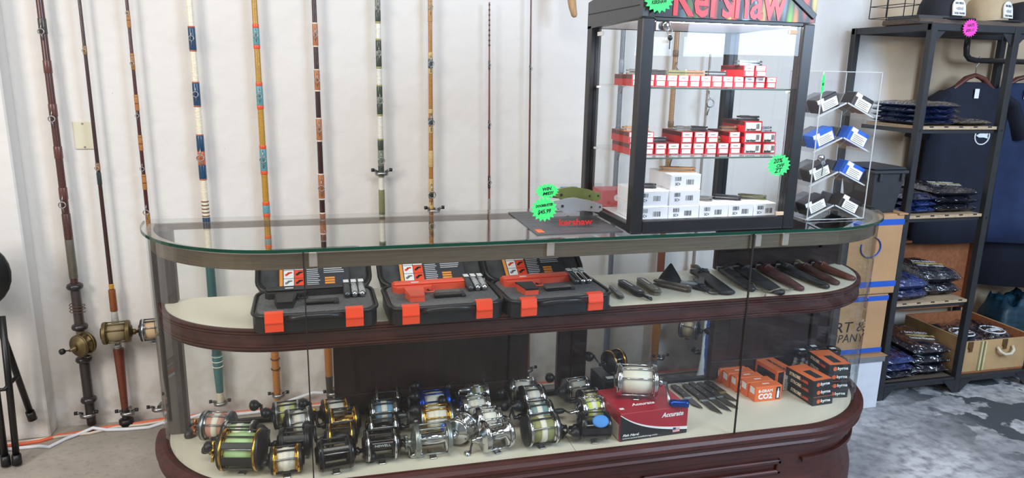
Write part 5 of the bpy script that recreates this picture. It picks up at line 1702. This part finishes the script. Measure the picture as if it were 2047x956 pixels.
# ---------------------------------------------------------------- left foreground stool, cords, cloth on the floor
K = thing('folding_stool', 'folded black round seated stool leaning at the left edge', 'stool', (0, 0, 0))
Ts = TR((-1.345, 3.05, .795), rx=PI / 2 + .10, rz=.25)
MB().lathe([(.0, -.02), (.135, -.02), (.150, -.012), (.152, .010), (.140, .022), (0, .026)], 28, Ts).obj('seat', M('black_vinyl', (26, 28, 28), .35, var=.1), K)
sl = M('black_stool_tube', (22, 22, 23), .35)
for p0, p1 in (((-1.295, 3.07, .70), (-1.292, 3.03, .02)), ((-1.250, 3.08, .62), (-1.253, 3.03, .02)), ((-1.285, 3.10, .66), (-1.252, 3.22, .12)), ((-1.30, 3.10, .70), (-1.36, 3.14, .02))):
    MB().tube([p0, tuple(.5 * (a + b_) for a, b_ in zip(p0, p1)), p1], .0125, 10).obj('leg', sl, K)
    d = (Vector(p1) - Vector(p0)).normalized()
    MB().cyl(Vector(p1) - d * .03, Vector(p1) + d * .012, .017, .018).obj('rubber_foot', black_plastic, K)
MB().tube([(-1.29, 3.04, .33), (-1.262, 3.04, .33), (-1.235, 3.10, .36)], .008, 8).obj('brace', sl, K)
orange_c = M('orange_cord', (226, 108, 72), .5, var=.06)
white_c = M('white_cord', (228, 230, 236), .5, var=.04)
cream_c = M('cream_cord', (214, 202, 186), .5, var=.05)
tag(MB().tube([(-2.0, 3.15, .006), (-1.5, 3.18, .006), (-1.234, 3.217, .006), (-1.17, 3.255, .006), (-1.09, 3.266, .006), (-1.006, 3.29, .006), (-.88, 3.30, .006), (-.765, 3.318, .006), (-.6, 3.33, .006), (-.45, 3.32, .006),
               (-.2, 3.325, .006), (0, 3.335, .006), (.5, 3.33, .006), (.974, 3.337, .006), (1.36, 3.325, .006), (1.66, 3.335, .006), (1.95, 3.33, .006), (2.3, 3.33, .006)], .008, 8).obj('extension_cord', orange_c), 'orange extension cord running along the foot of the wall', 'cord')
tag(MB().tube([(-2.0, 3.10, .007), (-1.4, 3.17, .007), (-1.219, 3.17, .007), (-1.179, 3.153, .007), (-1.134, 3.215, .007), (-1.085, 3.25, .010), (-1.04, 3.265, .022), (-.984, 3.262, .008), (-.90, 3.252, .007), (-.812, 3.25, .007), (-.755, 3.285, .007), (-.66, 3.30, .008),
               (-.58, 3.315, .02), (-.50, 3.30, .007), (-.42, 3.30, .007), (-.30, 3.305, .007), (-.20, 3.31, .05), (-.10, 3.315, .075), (.0, 3.32, .06), (.1, 3.315, .007)], .0075, 8).obj('power_cord', white_c), 'white cord looping loosely over the floor by the wall', 'cord')
tag(MB().tube([(-2.0, 3.20, .006), (-1.4, 3.215, .006), (-1.24, 3.235, .006), (-1.15, 3.245, .006), (-1.05, 3.248, .006), (-.95, 3.285, .006), (-.85, 3.285, .006), (-.75, 3.303, .006), (-.5, 3.31, .006), (0, 3.318, .006), (1.0, 3.318, .006), (2.2, 3.315, .006)], .006, 8).obj('flat_cord', cream_c),
    'thin cream cord lying beside the orange cord', 'cord')
K = thing('draped_cloth', 'blue and yellow striped cloth hanging to the floor behind the counter door', 'cloth', (1.90, 3.16, 0), 0)
cl = MB()
for nm, cc, xa0, xa1, xb0, xb1 in (('white_stripe', (226, 228, 226), -.02, .015, -.13, -.085), ('blue_panel', (60, 72, 124), .0, .05, -.085, .07), ('yellow_stripe', (214, 218, 92), .05, .085, .07, .12), ('blue_panel', (60, 72, 124), .085, .16, .12, .22)):
    rows = []
    for j in range(9):
        t = j / 8
        for i in range(5):
            u = i / 4
            x = (xa0 + (xa1 - xa0) * u) * (1 - t ** 2) + (xb0 + (xb1 - xb0) * u) * t ** 2
            rows.append((x, .03 * math.sin(x * 34 + 1) - .10 * t ** 3, .46 * (1 - t) + .004))
    n1 = len(rows)
    vs_ = rows + [(x, y + .008, z + .001) for x, y, z in rows]
    fs = []
    for j in range(8):
        for i in range(4):
            a = j * 5 + i
            fs += [(a, a + 1, a + 6, a + 5), (n1 + a, n1 + a + 5, n1 + a + 6, n1 + a + 1)]
    bd = [i for i in range(5)] + [j * 5 + 4 for j in range(1, 9)] + [40 + i for i in (3, 2, 1, 0)] + [j * 5 for j in range(7, 0, -1)]
    for i in range(len(bd)):
        a, b_ = bd[i], bd[(i + 1) % len(bd)]
        fs.append((a, b_, n1 + b_, n1 + a))
    MB().add(vs_, fs, True).obj(nm, M('cloth_' + nm, cc, .8, var=.08), K)
